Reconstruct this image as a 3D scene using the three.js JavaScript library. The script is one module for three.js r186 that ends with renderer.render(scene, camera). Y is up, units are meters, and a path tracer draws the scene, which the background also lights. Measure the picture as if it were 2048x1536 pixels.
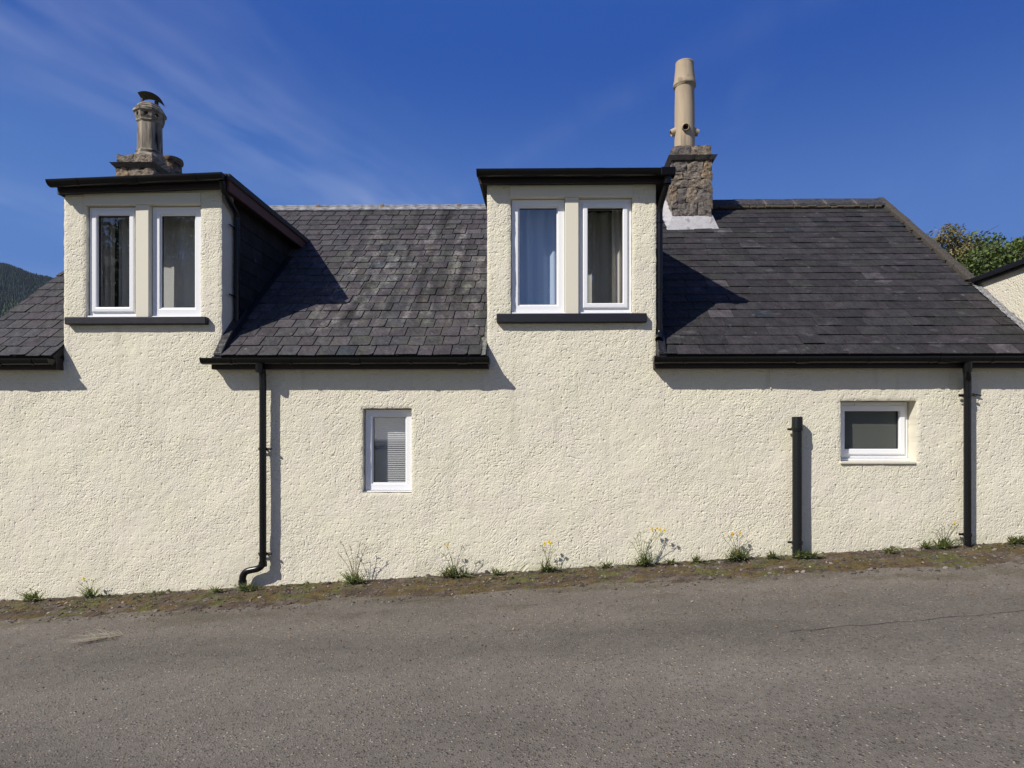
import * as THREE from 'three';
import { mergeGeometries } from 'three/addons/utils/BufferGeometryUtils.js';
import { RoundedBoxGeometry } from 'three/addons/geometries/RoundedBoxGeometry.js';
import { Brush, Evaluator, SUBTRACTION } from 'three-bvh-csg';
import { ConvexGeometry } from 'three/addons/geometries/ConvexGeometry.js';

// ------------------------------------------------------------------ camera, sky, sun, exposure
const scene = new THREE.Scene();
const camera = new THREE.PerspectiveCamera(2 * Math.atan(768 / 1266) * 180 / Math.PI, 4 / 3, 0.1, 6000);
camera.position.set(0, 1.6, 6.663);
camera.rotation.y = THREE.MathUtils.degToRad(1.0);
camera.setViewOffset(2048, 1536, -54, -112, 2048, 1536);     // a rising front lens: verticals stay vertical
const renderer = new THREE.WebGLRenderer();
renderer.toneMapping = THREE.LinearToneMapping;
renderer.toneMappingExposure = 1.06;
renderer.shadowMap.enabled = true;

const TO_SUN = new THREE.Vector3(-1.15, 1.32, 1.0).normalize();
const sun = new THREE.DirectionalLight(new THREE.Color().setRGB(1.0, 0.945, 0.86), 5.0);
sun.position.copy(TO_SUN).multiplyScalar(60);
sun.castShadow = true;
sun.shadow.mapSize.set(4096, 4096);
Object.assign(sun.shadow.camera, { left: -14, right: 14, top: 14, bottom: -14, near: 1, far: 140 });
scene.add(sun, sun.target);

// ------------------------------------------------------------------ random numbers and noise
function rng(seed) { let a = seed >>> 0; return () => { a = (a + 0x6D2B79F5) | 0; let t = Math.imul(a ^ (a >>> 15), 1 | a); t = (t + Math.imul(t ^ (t >>> 7), 61 | t)) ^ t; return ((t ^ (t >>> 14)) >>> 0) / 4294967296; }; }
const PERM = (() => { const r = rng(99), p = new Uint8Array(512), q = [...Array(256).keys()]; for (let i = 255; i > 0; i--) { const j = Math.floor(r() * (i + 1)); [q[i], q[j]] = [q[j], q[i]]; } for (let i = 0; i < 512; i++) p[i] = q[i & 255]; return p; })();
const GX = new Float32Array(256), GY = new Float32Array(256);
for (let i = 0; i < 256; i++) { GX[i] = Math.cos(i * 2.39996); GY[i] = Math.sin(i * 2.39996); }
function noise(x, y) {                                      // gradient noise, about -0.7 .. 0.7
  const X = Math.floor(x), Y = Math.floor(y), fx = x - X, fy = y - Y, xi = X & 255, yi = Y & 255;
  const u = fx * fx * fx * (fx * (fx * 6 - 15) + 10), v = fy * fy * fy * (fy * (fy * 6 - 15) + 10);
  const a = PERM[PERM[xi] + yi], b = PERM[PERM[xi + 1] + yi], c = PERM[PERM[xi] + yi + 1], d = PERM[PERM[xi + 1] + yi + 1];
  const n0 = GX[a] * fx + GY[a] * fy, n1 = GX[b] * (fx - 1) + GY[b] * fy, n2 = GX[c] * fx + GY[c] * (fy - 1), n3 = GX[d] * (fx - 1) + GY[d] * (fy - 1);
  return n0 + u * (n1 - n0) + v * (n2 - n0 + u * (n0 - n1 - n2 + n3));
}
function fbm(x, y, o = 4) { let s = 0, a = 1, f = 1; for (let i = 0; i < o; i++) { s += a * noise(x * f + i * 17.3, y * f - i * 9.1); a *= 0.5; f *= 2.03; } return s; }
const clamp = (v, a = 0, b = 1) => Math.min(b, Math.max(a, v)), smooth = (a, b, v) => { const t = clamp((v - a) / (b - a)); return t * t * (3 - 2 * t); }, mixn = (a, b, t) => a + (b - a) * t;
const lin = (r, g, b) => new THREE.Color().setRGB(r, g, b);
function hash3(i, j, k) { return PERM[PERM[PERM[i & 255] + (j & 255)] + (k & 255)] / 255; }

// ------------------------------------------------------------------ sky
function makeSky() {
  const W = 2048, H = 1024, data = new Float32Array(W * H * 4);
  const top = [0.014, 0.054, 0.27], mid = [0.019, 0.085, 0.37], low = [0.080, 0.190, 0.51], hor = [0.98, 0.98, 0.96];
  for (let j = 0; j < H; j++) {
    const el = ((j + 0.5) / H - 0.5) * Math.PI, sy = Math.sin(el), cy = Math.cos(el);
    for (let i = 0; i < W; i++) {
      const ph = ((i + 0.5) / W - 0.5) * 2 * Math.PI, dx = cy * Math.cos(ph), dz = cy * Math.sin(ph), k = (j * W + i) * 4;
      const e = Math.max(0, el) * 180 / Math.PI;
      let c;
      if (e < 14) c = hor.map((h, q) => mixn(h, low[q], smooth(0, 13, e)));
      else if (e < 32) c = low.map((h, q) => mixn(h, mid[q], smooth(14, 32, e)));
      else c = mid.map((h, q) => mixn(h, top[q], smooth(32, 64, e)));
      const cs = dx * TO_SUN.x + sy * TO_SUN.y + dz * TO_SUN.z;               // paler toward the sun
      const g = 0.12 * Math.pow(Math.max(0, cs), 3) + 0.7 * Math.pow(Math.max(0, cs), 40);
      c = [c[0] + g, c[1] + g * 0.95, c[2] + g * 0.84];
      c = c.map((v, q) => v * (1 + (q === 2 ? 0.05 : 0.1) * -dx * Math.max(0, -dz)));
      if (sy > 0.02) {                                                        // thin cirrus in a high, flat layer
        const px = dx / sy, pz = dz / sy, e1 = 0.33, e2 = -0.944;
        const along = px * e1 + pz * e2, q = px * 0.944 + pz * 0.33;
        const w = fbm(along * 0.7 + 3, q * 0.7, 3) * 0.5;
        let d = 0;
        const fib = 0.5 + fbm((along + w) * 2.4 + 2 * q, (q + w * 0.35) * 9.5, 5) * 0.55, soft = 0.5 + fbm(along * 1.3 + 9, q * 2.2 + 4, 4) * 0.8;
        const band = Math.exp(-Math.pow((q + 1.62 + 0.18 * w) / 0.3, 2)) + 0.35 * Math.exp(-Math.pow((q + 2.9) / 0.35, 2)) + 0.3 * Math.exp(-Math.pow((q - 2.6) / 0.5, 2));
        d += band * clamp(fib * 0.6 + soft * 0.8 - 0.30) * 0.25;
        d += 0.02 * smooth(0.62, 1.0, soft) * smooth(0.3, 0.9, fib);
        const q2 = px * 0.76 - pz * 0.65;
        d += 0.035 * Math.exp(-Math.pow((q2 - 1.38 + 0.05 * w) / 0.07, 2)) * clamp(fib);
        d *= smooth(0.02, 0.25, sy);
        c = c.map((v, m) => mixn(v, [0.62, 0.68, 0.86][m], clamp(d)));
      }
      if (el < 0) c = c.map((v, q) => mixn(v, [0.12, 0.12, 0.10][q], smooth(0, 0.12, -el)));
      data[k] = c[0]; data[k + 1] = c[1]; data[k + 2] = c[2]; data[k + 3] = 1;
    }
  }
  const t = new THREE.DataTexture(data, W, H, THREE.RGBAFormat, THREE.FloatType);
  t.mapping = THREE.EquirectangularReflectionMapping; t.magFilter = t.minFilter = THREE.LinearFilter; t.needsUpdate = true;
  return t;
}
scene.background = makeSky();
scene.environment = scene.background;
scene.fog = new THREE.FogExp2(new THREE.Color().setRGB(0.55, 0.66, 0.85), 0.00006);

// ------------------------------------------------------------------ textures and materials
function tex(w, h, fn, { srgb = false, repeat = true } = {}) {   // fn(i, j) -> [r, g, b] in 0..1 or a number
  const d = new Uint8Array(w * h * 4);
  for (let j = 0; j < h; j++) for (let i = 0; i < w; i++) {
    const v = fn(i, j), k = (j * w + i) * 4;
    if (typeof v === 'number') d[k] = d[k + 1] = d[k + 2] = clamp(v) * 255;
    else { d[k] = clamp(v[0]) * 255; d[k + 1] = clamp(v[1]) * 255; d[k + 2] = clamp(v[2]) * 255; }
    d[k + 3] = 255;
  }
  const t = new THREE.DataTexture(d, w, h, THREE.RGBAFormat);
  t.wrapS = t.wrapT = repeat ? THREE.RepeatWrapping : THREE.ClampToEdgeWrapping;
  t.magFilter = THREE.LinearFilter; t.minFilter = THREE.LinearFilter; if (srgb) t.colorSpace = THREE.SRGBColorSpace; t.needsUpdate = true;
  return t;
}
const s8 = (l) => (l <= 0.0031308 ? 12.92 * l : 1.055 * Math.pow(l, 1 / 2.4) - 0.055);   // linear -> sRGB code
const mat = (o) => new THREE.MeshStandardMaterial({ roughness: 0.8, ...o });

// roughcast: thrown render with short curled ridges, x -6.4..5.2, y -0.8..5
const WX0 = -6.4, WW = 11.6, WY0 = -0.8, WH = 5.8;
function roughcast(x, y) {
  const wx = noise(x * 5.1, y * 5.1 + 31) * 0.10, wy = noise(x * 5.1 + 77, y * 5.1) * 0.10;
  const th = 0.55 + noise(x * 2.3 + 5, y * 2.3) * 2.2;                       // the trowel's direction wanders
  const cx = Math.cos(th), sx = Math.sin(th), X = x + wx, Y = y + wy;
  const a = (X * cx + Y * sx) * 27, b = (-X * sx + Y * cx) * 56, calm = 0.72 + 0.75 * noise(x * 1.7 + 50, y * 1.7);
  const n1 = noise(a, b), n2 = noise(a * 2.1 + 7, b * 1.9 + 3), n3 = noise(x * 95, y * 95);
  const ridge = 1 - Math.abs(n1) * 2.1;
  const pit = Math.pow(clamp(noise(x * 36 + 13, y * 36) * 1.9 - 0.30), 1.4);
  return clamp(0.50 + calm * (0.30 * (ridge - 0.5) + 0.24 * n2) + 0.09 * noise(x * 11, y * 11) + 0.10 * n3 - 0.5 * pit * (0.6 + 0.4 * calm));
}
const castBump = tex(2048, 1024, (i, j) => roughcast(WX0 + (i + 0.5) / 2048 * WW, WY0 + (j + 0.5) / 1024 * WH), { repeat: false });
const castMap = tex(1024, 512, (i, j) => {
  const x = WX0 + (i + 0.5) / 1024 * WW, y = WY0 + (j + 0.5) / 512 * WH;
  let l = 1 + 0.05 * fbm(x * 1.1, y * 1.1, 4) + 0.035 * noise(x * 22, y * 22);
  const pink = clamp(0.5 + fbm(x * 2.6 + 40, y * 2.6, 3) * 1.2);
  let c = [0.695 * l, mixn(0.662, 0.648, pink) * l, mixn(0.515, 0.530, pink) * l];
  const run = clamp(fbm(x * 9, y * 0.9 + 6, 3) * 1.2 - 0.30) * 0.20;                 // rain runs
  const algae = smooth(0.25, 0.75, fbm(x * 3.1 + 8, y * 6 + 2, 4) + 0.5 - (y - (0.19 + 0.0623 * x)) * 2.3) * 0.22 * clamp(0.5 + noise(x * 40, y * 40));   // splashed dirt at the foot
  c = [c[0] * (1 - run) * (1 - algae), c[1] * (1 - run) * (1 - algae * 0.85), c[2] * (1 - run * 1.1) * (1 - algae * 1.3)];
  return c.map(s8);
}, { srgb: true, repeat: false });
const M = {};
M.cast = mat({ map: castMap, bumpMap: castBump, bumpScale: 0.0205, roughness: 0.92 });
M.smoothCream = mat({ color: lin(0.68, 0.645, 0.53), roughness: 0.7 });
M.reveal = M.smoothCream;
M.upvc = new THREE.MeshPhysicalMaterial({ color: lin(0.80, 0.81, 0.83), roughness: 0.32 });
M.gasket = mat({ color: lin(0.02, 0.02, 0.022), roughness: 0.6 });
M.glass = new THREE.MeshPhysicalMaterial({ color: 0xffffff, transmission: 1, thickness: 0, roughness: 0, ior: 2.3 });
M.obscured = new THREE.MeshPhysicalMaterial({ color: lin(0.50, 0.55, 0.49), transmission: 0.86, thickness: 0, roughness: 0.5, ior: 1.35 });
const paintNoise = tex(256, 256, (i, j) => 0.5 + 0.5 * noise(i / 6, j / 6) * noise(i / 31, j / 29 + 4) + 0.12 * noise(i / 2.3, j / 2.3));
M.sill = new THREE.MeshPhysicalMaterial({ color: lin(0.012, 0.013, 0.020), roughness: 0.5, specularIntensity: 0.6, bumpMap: paintNoise, bumpScale: 0.004 });
M.gutter = new THREE.MeshPhysicalMaterial({ color: lin(0.005, 0.005, 0.005), roughness: 0.24, specularIntensity: 0.6 });
M.pipe = new THREE.MeshPhysicalMaterial({ color: lin(0.006, 0.006, 0.007), roughness: 0.26, specularIntensity: 0.7 });
M.soil = new THREE.MeshPhysicalMaterial({ color: lin(0.009, 0.010, 0.011), roughness: 0.4, specularIntensity: 0.6 });
M.fascia = mat({ color: lin(0.012, 0.006, 0.005), roughness: 0.6 });
M.barge = mat({ color: lin(0.105, 0.042, 0.026), roughness: 0.65 });
M.felt = mat({ color: lin(0.045, 0.045, 0.046), roughness: 0.85 });
const gritMap2 = tex(256, 256, (i, j) => { const l = 0.55 + 0.6 * fbm(i / 22, j / 22, 4) + 0.2 * noise(i / 3, j / 3); return s8(clamp(l)); }, { srgb: true });
const leadNoise = tex(256, 256, (i, j) => 0.5 + 0.45 * fbm(i / 20, j / 20, 4));
M.lead = mat({ color: lin(0.36, 0.36, 0.37), map: gritMap2, roughness: 0.62, bumpMap: leadNoise, bumpScale: 0.012 });
M.darkLead = mat({ color: lin(0.010, 0.010, 0.012), roughness: 0.5, bumpMap: leadNoise, bumpScale: 0.012 });
M.zinc = mat({ color: lin(0.40, 0.40, 0.41), roughness: 0.6, map: gritMap2 });
M.rust = mat({ color: lin(0.20, 0.14, 0.09), roughness: 0.9 });
M.room = mat({ color: lin(0.36, 0.34, 0.31), roughness: 0.95 });
M.deck = mat({ color: lin(0.03, 0.028, 0.027), roughness: 0.95 });
const grit = tex(256, 256, (i, j) => 0.5 + 0.35 * fbm(i / 10, j / 10, 4) + 0.25 * noise(i / 1.9, j / 1.9));
const gritMap = tex(256, 256, (i, j) => { const lich = smooth(0.18, 0.42, fbm(i / 17 + 3, j / 17 + 8, 4)) * 0.35, l = 0.66 + lich + 0.42 * fbm(i / 24, j / 24, 5) + 0.26 * noise(i / 2.4, j / 2.4), d = clamp(fbm(i / 40 + 9, j / 22, 4) * 1.7 - 0.05) * 0.6; return [l - d, l - d, l - d * 0.96].map((v) => s8(clamp(v))); }, { srgb: true });
const claySkin = tex(256, 256, (i, j) => { const l = 0.86 + 0.16 * fbm(i / 30, j / 30, 4) + 0.06 * noise(i / 2.1, j / 2.1), d = smooth(0.30, 0.55, fbm(i / 36 + 9, j / 50, 4)) * 0.3; return s8(clamp(l - d)); }, { srgb: true });
const gritty = (r, g, b, o = {}) => mat({ color: lin(r, g, b), map: gritMap, bumpMap: grit, bumpScale: 0.016, roughness: 0.95, ...o });
M.mortar = gritty(0.25, 0.22, 0.18);
M.stones = [gritty(0.27, 0.225, 0.185), gritty(0.23, 0.20, 0.175), gritty(0.31, 0.25, 0.19), gritty(0.20, 0.17, 0.155), gritty(0.34, 0.25, 0.16)];
M.haunch = gritty(0.45, 0.44, 0.45, { map: claySkin, bumpScale: 0.010 });
M.potBuff = gritty(0.46, 0.37, 0.26, { map: claySkin, bumpScale: 0.003 });
M.potGrey = gritty(0.36, 0.31, 0.24, { bumpScale: 0.005 });
M.terracotta = gritty(0.33, 0.16, 0.095, { bumpScale: 0.003 });
M.verge = gritty(0.15, 0.13, 0.105);
M.ridge = gritty(0.062, 0.060, 0.066, { bumpScale: 0.003, roughness: 0.8 });
M.bedding = gritty(0.20, 0.16, 0.105);

// ------------------------------------------------------------------ naming helpers
const taken = new Map();
function numbered(n) { const k = taken.get(n) ?? 0; taken.set(n, k + 1); return k ? `${n}_${String(k).padStart(3, '0')}` : n; }
function mesh(name, geo, m, parent) { const o = new THREE.Mesh(geo, m); o.name = parent === scene ? numbered(name) : name; o.castShadow = o.receiveShadow = true; parent.add(o); return o; }
function part(name, parent, label) { const o = new THREE.Group(); o.name = name; if (label) o.userData.label = label; parent.add(o); return o; }
function thing(name, label, category, [x, y, z] = [0, 0, 0], group) { const o = new THREE.Group(); o.name = numbered(name); o.position.set(x, y, z); o.userData = { label, category }; if (group) o.userData.group = group; scene.add(o); return o; }
function tag(o, label, category, group) { Object.assign(o.userData, { label, category }); if (group) o.userData.group = group; return o; }
function structure(o) { o.userData.kind = 'structure'; return o; }
function stuff(o) { o.userData.kind = 'stuff'; return o; }
function box(x0, x1, y0, y1, z0, z1, bevel = 0) { const w = x1 - x0, h = y1 - y0, d = z1 - z0; const g = bevel ? new RoundedBoxGeometry(w, h, d, 2, Math.min(bevel, w / 2.1, h / 2.1, d / 2.1)) : new THREE.BoxGeometry(w, h, d); g.translate((x0 + x1) / 2, (y0 + y1) / 2, (z0 + z1) / 2); return g; }
function merge(list) { return mergeGeometries(list.map((g) => { const q = g.index ? g.toNonIndexed() : g; for (const k of Object.keys(q.attributes)) if (!['position', 'normal', 'uv', 'color'].includes(k)) q.deleteAttribute(k); return q; })); }
function tube(points, r, seg = 60, rad = 14) {              // points joined by straight runs with rounded bends
  const p = points.map((q) => new THREE.Vector3(...q)), path = new THREE.CurvePath(); let last = p[0];
  for (let i = 1; i < p.length - 1; i++) {
    const b = Math.min(r * 2.2, p[i].distanceTo(p[i - 1]) * 0.45, p[i].distanceTo(p[i + 1]) * 0.45);
    const a = p[i].clone().lerp(p[i - 1], b / p[i].distanceTo(p[i - 1])), c = p[i].clone().lerp(p[i + 1], b / p[i].distanceTo(p[i + 1]));
    path.add(new THREE.LineCurve3(last, a)); path.add(new THREE.QuadraticBezierCurve3(a, p[i], c)); last = c;
  }
  path.add(new THREE.LineCurve3(last, p[p.length - 1]));
  return new THREE.TubeGeometry(path, seg, r, rad, false);
}

// ------------------------------------------------------------------ the lie of the land
const sat = (v, s) => s * Math.tanh(v / s);
const groundY = (x, z) => 0.19 + 0.0623 * sat(x, 34) - 0.0285 * sat(z, 26);

// ---- roof frame: slates rise at 40 degrees from the eaves edge
const PITCH = THREE.MathUtils.degToRad(40), CP = Math.cos(PITCH), SP = Math.sin(PITCH), EY = 2.462, EZ = 0.16, RIDGE_S = 4.256, RIDGE_Z = EZ - RIDGE_S * CP, RIDGE_Y = EY + RIDGE_S * SP;
const onRoof = (x, s, n = 0) => [x, EY + s * SP + n * CP, EZ - s * CP + n * SP];
const roofYAt = (z) => EY + (EZ - z) * SP / CP;
const X_L = -6.22, X_R = 5.06;
const D1 = { l: -5.189, r: -3.488, top: 4.30 }, D2 = { l: -0.664, r: 1.112, top: 4.31 };

// ================================================================== GROUND
{
  // road: worn tarmac with pale chippings
  const N = 2048, TILE = 4.6, h = new Float32Array(N * N), col = new Uint8Array(N * N * 3), R = rng(5);
  const wrapn = (x, y, f) => { // tileable noise from four blended samples
    const u = x / N, v = y / N, a = noise(x * f, y * f), b = noise((x - N) * f, y * f), c = noise(x * f, (y - N) * f), d = noise((x - N) * f, (y - N) * f);
    const wu = smooth(0.8, 1, u), wv = smooth(0.8, 1, v); return mixn(mixn(a, b, wu), mixn(c, d, wu), wv);
  };
  for (let j = 0; j < N; j++) for (let i = 0; i < N; i++) {
    const k = j * N + i, n = wrapn(i, j, 0.28), m = wrapn(i, j, 0.062), q = wrapn(i, j, 0.55);
    const l = 0.124 * (1 + 0.42 * n + 0.26 * m + 0.40 * q); h[k] = 0.45 + 0.22 * n + 0.2 * q;
    col[k * 3] = 255 * s8(clamp(l * 1.11)); col[k * 3 + 1] = 255 * s8(clamp(l * 0.975)); col[k * 3 + 2] = 255 * s8(clamp(l * 0.79));
  }
  const dot = (cx, cy, r, c, hv) => { for (let y = Math.floor(cy - r); y <= cy + r; y++) for (let x = Math.floor(cx - r); x <= cx + r; x++) { const d = Math.hypot(x - cx, y - cy); if (d > r) continue; const k = ((y + N) % N) * N + ((x + N) % N); for (let q = 0; q < 3; q++) col[k * 3 + q] = 255 * s8(c[q]); h[k] = hv + 0.2 * (1 - d / r); } };
  for (let n = 0; n < 60000; n++) {                       // chippings: greys, a few warm ones, dark gaps
    const t = R(), l = t < 0.40 ? 0.048 + 0.035 * R() : 0.112 + 0.26 * Math.pow(R(), 2.2), warm = R() < 0.22 ? 1.25 : 1.04;
    dot(R() * N, R() * N, 0.8 + 2.3 * Math.pow(R(), 2), [l * warm * 1.05, l * 0.975, l * (2 - warm) * 0.86], t < 0.34 ? 0.1 : 0.6 + 0.2 * R());
  }
  const map = tex(N, N, (i, j) => { const k = (j * N + i) * 3; return [col[k] / 255, col[k + 1] / 255, col[k + 2] / 255]; }, { srgb: true });
  const bump = tex(N, N, (i, j) => h[j * N + i]);
  M.road = mat({ map, bumpMap: bump, bumpScale: 0.014, roughness: 0.9, vertexColors: true });
  // one strip, fine near the house and coarse far along the street
  const xs = [], zs = [];
  for (let x = -90; x < -8; x += 4) xs.push(x); for (let x = -8; x < 8; x += 0.07) xs.push(x); for (let x = 8; x <= 90; x += 4) xs.push(x);
  for (let z = 0.3; z < 5; z += 0.05) zs.push(z); for (let z = 5; z <= 8.6; z += 0.4) zs.push(z);
  const P = [], U = [], C = [], I = [];
  for (const z of zs) for (const x of xs) {
    const dirt = fbm(x * 0.45, z * 1.7 - 0.1 * x + 3, 5), wear = 0.11 * Math.sin((z - 0.06 * x) * 2.6 + fbm(x * 0.3, z * 0.5, 2) * 2.5);
    P.push(x, groundY(x, z) + 0.006 * fbm(x * 1.1, z * 1.1, 3) + 0.004 * noise(x * 5, z * 5), z); U.push(x / TILE, -z / TILE);
    const l = clamp(0.99 + 0.24 * dirt + wear * 0.7 + 0.16 * noise(x * 6, z * 6) + 0.12 * noise(x * 13, z * 13), 0.5, 1.35);
    const green = smooth(0.1, 0.6, fbm(x * 1.3 + 30, z * 2.6, 4) + 0.3 * noise(x * 8, z * 8) + 0.42 - (z - 0.55) * 0.75) * (0.5 + 0.5 * clamp(0.5 + 2 * noise(x * 11, z * 11)));
    C.push(l * mixn(1, 0.66, green), l * mixn(1, 0.63, green), l * mixn(1, 0.50, green));
  }
  const w = xs.length;
  for (let j = 0; j < zs.length - 1; j++) for (let i = 0; i < w - 1; i++) { const a = j * w + i; I.push(a, a + w, a + 1, a + 1, a + w, a + w + 1); }
  const g = new THREE.BufferGeometry(); g.setAttribute('position', new THREE.Float32BufferAttribute(P, 3)); g.setAttribute('uv', new THREE.Float32BufferAttribute(U, 2)); g.setAttribute('color', new THREE.Float32BufferAttribute(C, 3)); g.setIndex(I); g.computeVertexNormals();
  structure(mesh('road', g, M.road, scene)).userData.label = 'worn grey tarmac road in front of the cottage';
}
{
  // a crack across the tarmac, its shade laid on as a dark ribbon
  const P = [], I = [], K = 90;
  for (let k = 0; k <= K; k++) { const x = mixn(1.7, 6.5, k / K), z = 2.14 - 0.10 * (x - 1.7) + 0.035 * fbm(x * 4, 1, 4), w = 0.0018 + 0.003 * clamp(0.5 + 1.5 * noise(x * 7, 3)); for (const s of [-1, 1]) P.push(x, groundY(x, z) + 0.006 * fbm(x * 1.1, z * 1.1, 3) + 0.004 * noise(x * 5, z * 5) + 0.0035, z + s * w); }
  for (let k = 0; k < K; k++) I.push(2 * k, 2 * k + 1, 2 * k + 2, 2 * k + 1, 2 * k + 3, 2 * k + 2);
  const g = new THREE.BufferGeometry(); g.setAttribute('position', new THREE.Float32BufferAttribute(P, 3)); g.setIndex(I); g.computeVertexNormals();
  structure(mesh('painted_crack', g, mat({ color: lin(0.062, 0.055, 0.049), roughness: 0.9 }), scene)).userData.label = 'thin crack running across the road, its shade drawn as a dark strip';
}
const vergeLift = (x, z) => {                              // a low bank of dirt against the wall, running out on the tarmac
  const edge = 0.60 + 0.20 * fbm(x * 0.9, 3.3, 3) + 0.12 * noise(x * 4, 9) + 0.06 * noise(x * 13, 4), t = clamp(z / edge);
  return 0.050 * (1 - t * t) - 0.016 * smooth(0.75, 1.25, z / edge) + 0.016 * fbm(x * 6, z * 6, 3) + 0.010 * noise(x * 23, z * 23);
};
const earthY = (x, z) => groundY(x, z) + Math.max(vergeLift(x, z), z > 0.3 ? 0.002 : -1);
{
  const xs = [], zs = [], P = [], C = [], U = [], I = [];
  for (let x = -7.2; x <= 7.2; x += 0.018) xs.push(x);
  for (let z = -0.14; z <= 1.05; z += 0.018) zs.push(z);
  for (const z of zs) for (const x of xs) {
    P.push(x, groundY(x, z) + vergeLift(x, z), z); U.push(x * 2, z * 2);
    const n = fbm(x * 9, z * 9, 4), f = noise(x * 31, z * 31), mo = fbm(x * 1.9 + 4, z * 6 + 11, 4) + 0.55 * fbm(x * 14, z * 14, 3);
    let c = [0.060, 0.041, 0.027]; const gr = smooth(-0.15, 0.5, fbm(x * 3 + 60, z * 7, 3) + 0.5 * f);
    c = c.map((v, q) => mixn(v, [0.115, 0.094, 0.076][q], gr));
    const moss = smooth(0.02, 0.30, mo + 0.24 - Math.abs(z - 0.34) * 0.3) * smooth(-0.25, 0.2, f + 0.3);
    const mc = noise(x * 2.2, 50) > 0.05 ? [0.075, 0.078, 0.010] : [0.085, 0.060, 0.013];
    c = c.map((v, q) => mixn(v, mc[q], moss * 0.85) * (1 + 0.45 * n + 0.25 * f)); C.push(...c.map((v) => clamp(v, 0.015, 1)));
  }
  const w = xs.length;
  for (let j = 0; j < zs.length - 1; j++) for (let i = 0; i < w - 1; i++) { const a = j * w + i; I.push(a, a + w, a + 1, a + 1, a + w, a + w + 1); }
  const g = new THREE.BufferGeometry(); g.setAttribute('position', new THREE.Float32BufferAttribute(P, 3)); g.setAttribute('uv', new THREE.Float32BufferAttribute(U, 2)); g.setAttribute('color', new THREE.Float32BufferAttribute(C, 3)); g.setIndex(I); g.computeVertexNormals();
  structure(mesh('verge', g, mat({ vertexColors: true, bumpMap: grit, bumpScale: 0.012, roughness: 1 }), scene)).userData.label = 'mossy strip of dirt along the foot of the wall';
}
{
  // grass ground all round, lower than the road where the road lies on it
  const P = [], I = [], C = [], rs = [0, 3, 6, 9, 12, 16, 22, 30, 45, 70, 110, 180, 300, 600, 1200, 2600], A = 72;
  for (const r of rs) for (let a = 0; a < A; a++) { const x = Math.cos(a / A * 6.2832) * r, z = Math.sin(a / A * 6.2832) * r; P.push(x, groundY(x, z) - 0.12 - (r > 300 ? (r - 300) * 0.004 : 0), z); const n = 0.85 + 0.4 * fbm(x * 0.13, z * 0.13, 3); C.push(0.065 * n, 0.085 * n, 0.026 * n); }
  for (let j = 0; j < rs.length - 1; j++) for (let a = 0; a < A; a++) { const b = (a + 1) % A, p = j * A + a, q = j * A + b; I.push(p, q, p + A, q, q + A, p + A); }
  const g = new THREE.BufferGeometry(); g.setAttribute('position', new THREE.Float32BufferAttribute(P, 3)); g.setAttribute('color', new THREE.Float32BufferAttribute(C, 3)); g.setIndex(I); g.computeVertexNormals();
  structure(mesh('ground', g, mat({ vertexColors: true, roughness: 1 }), scene)).userData.label = 'grassy ground around the cottage';
}
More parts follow.
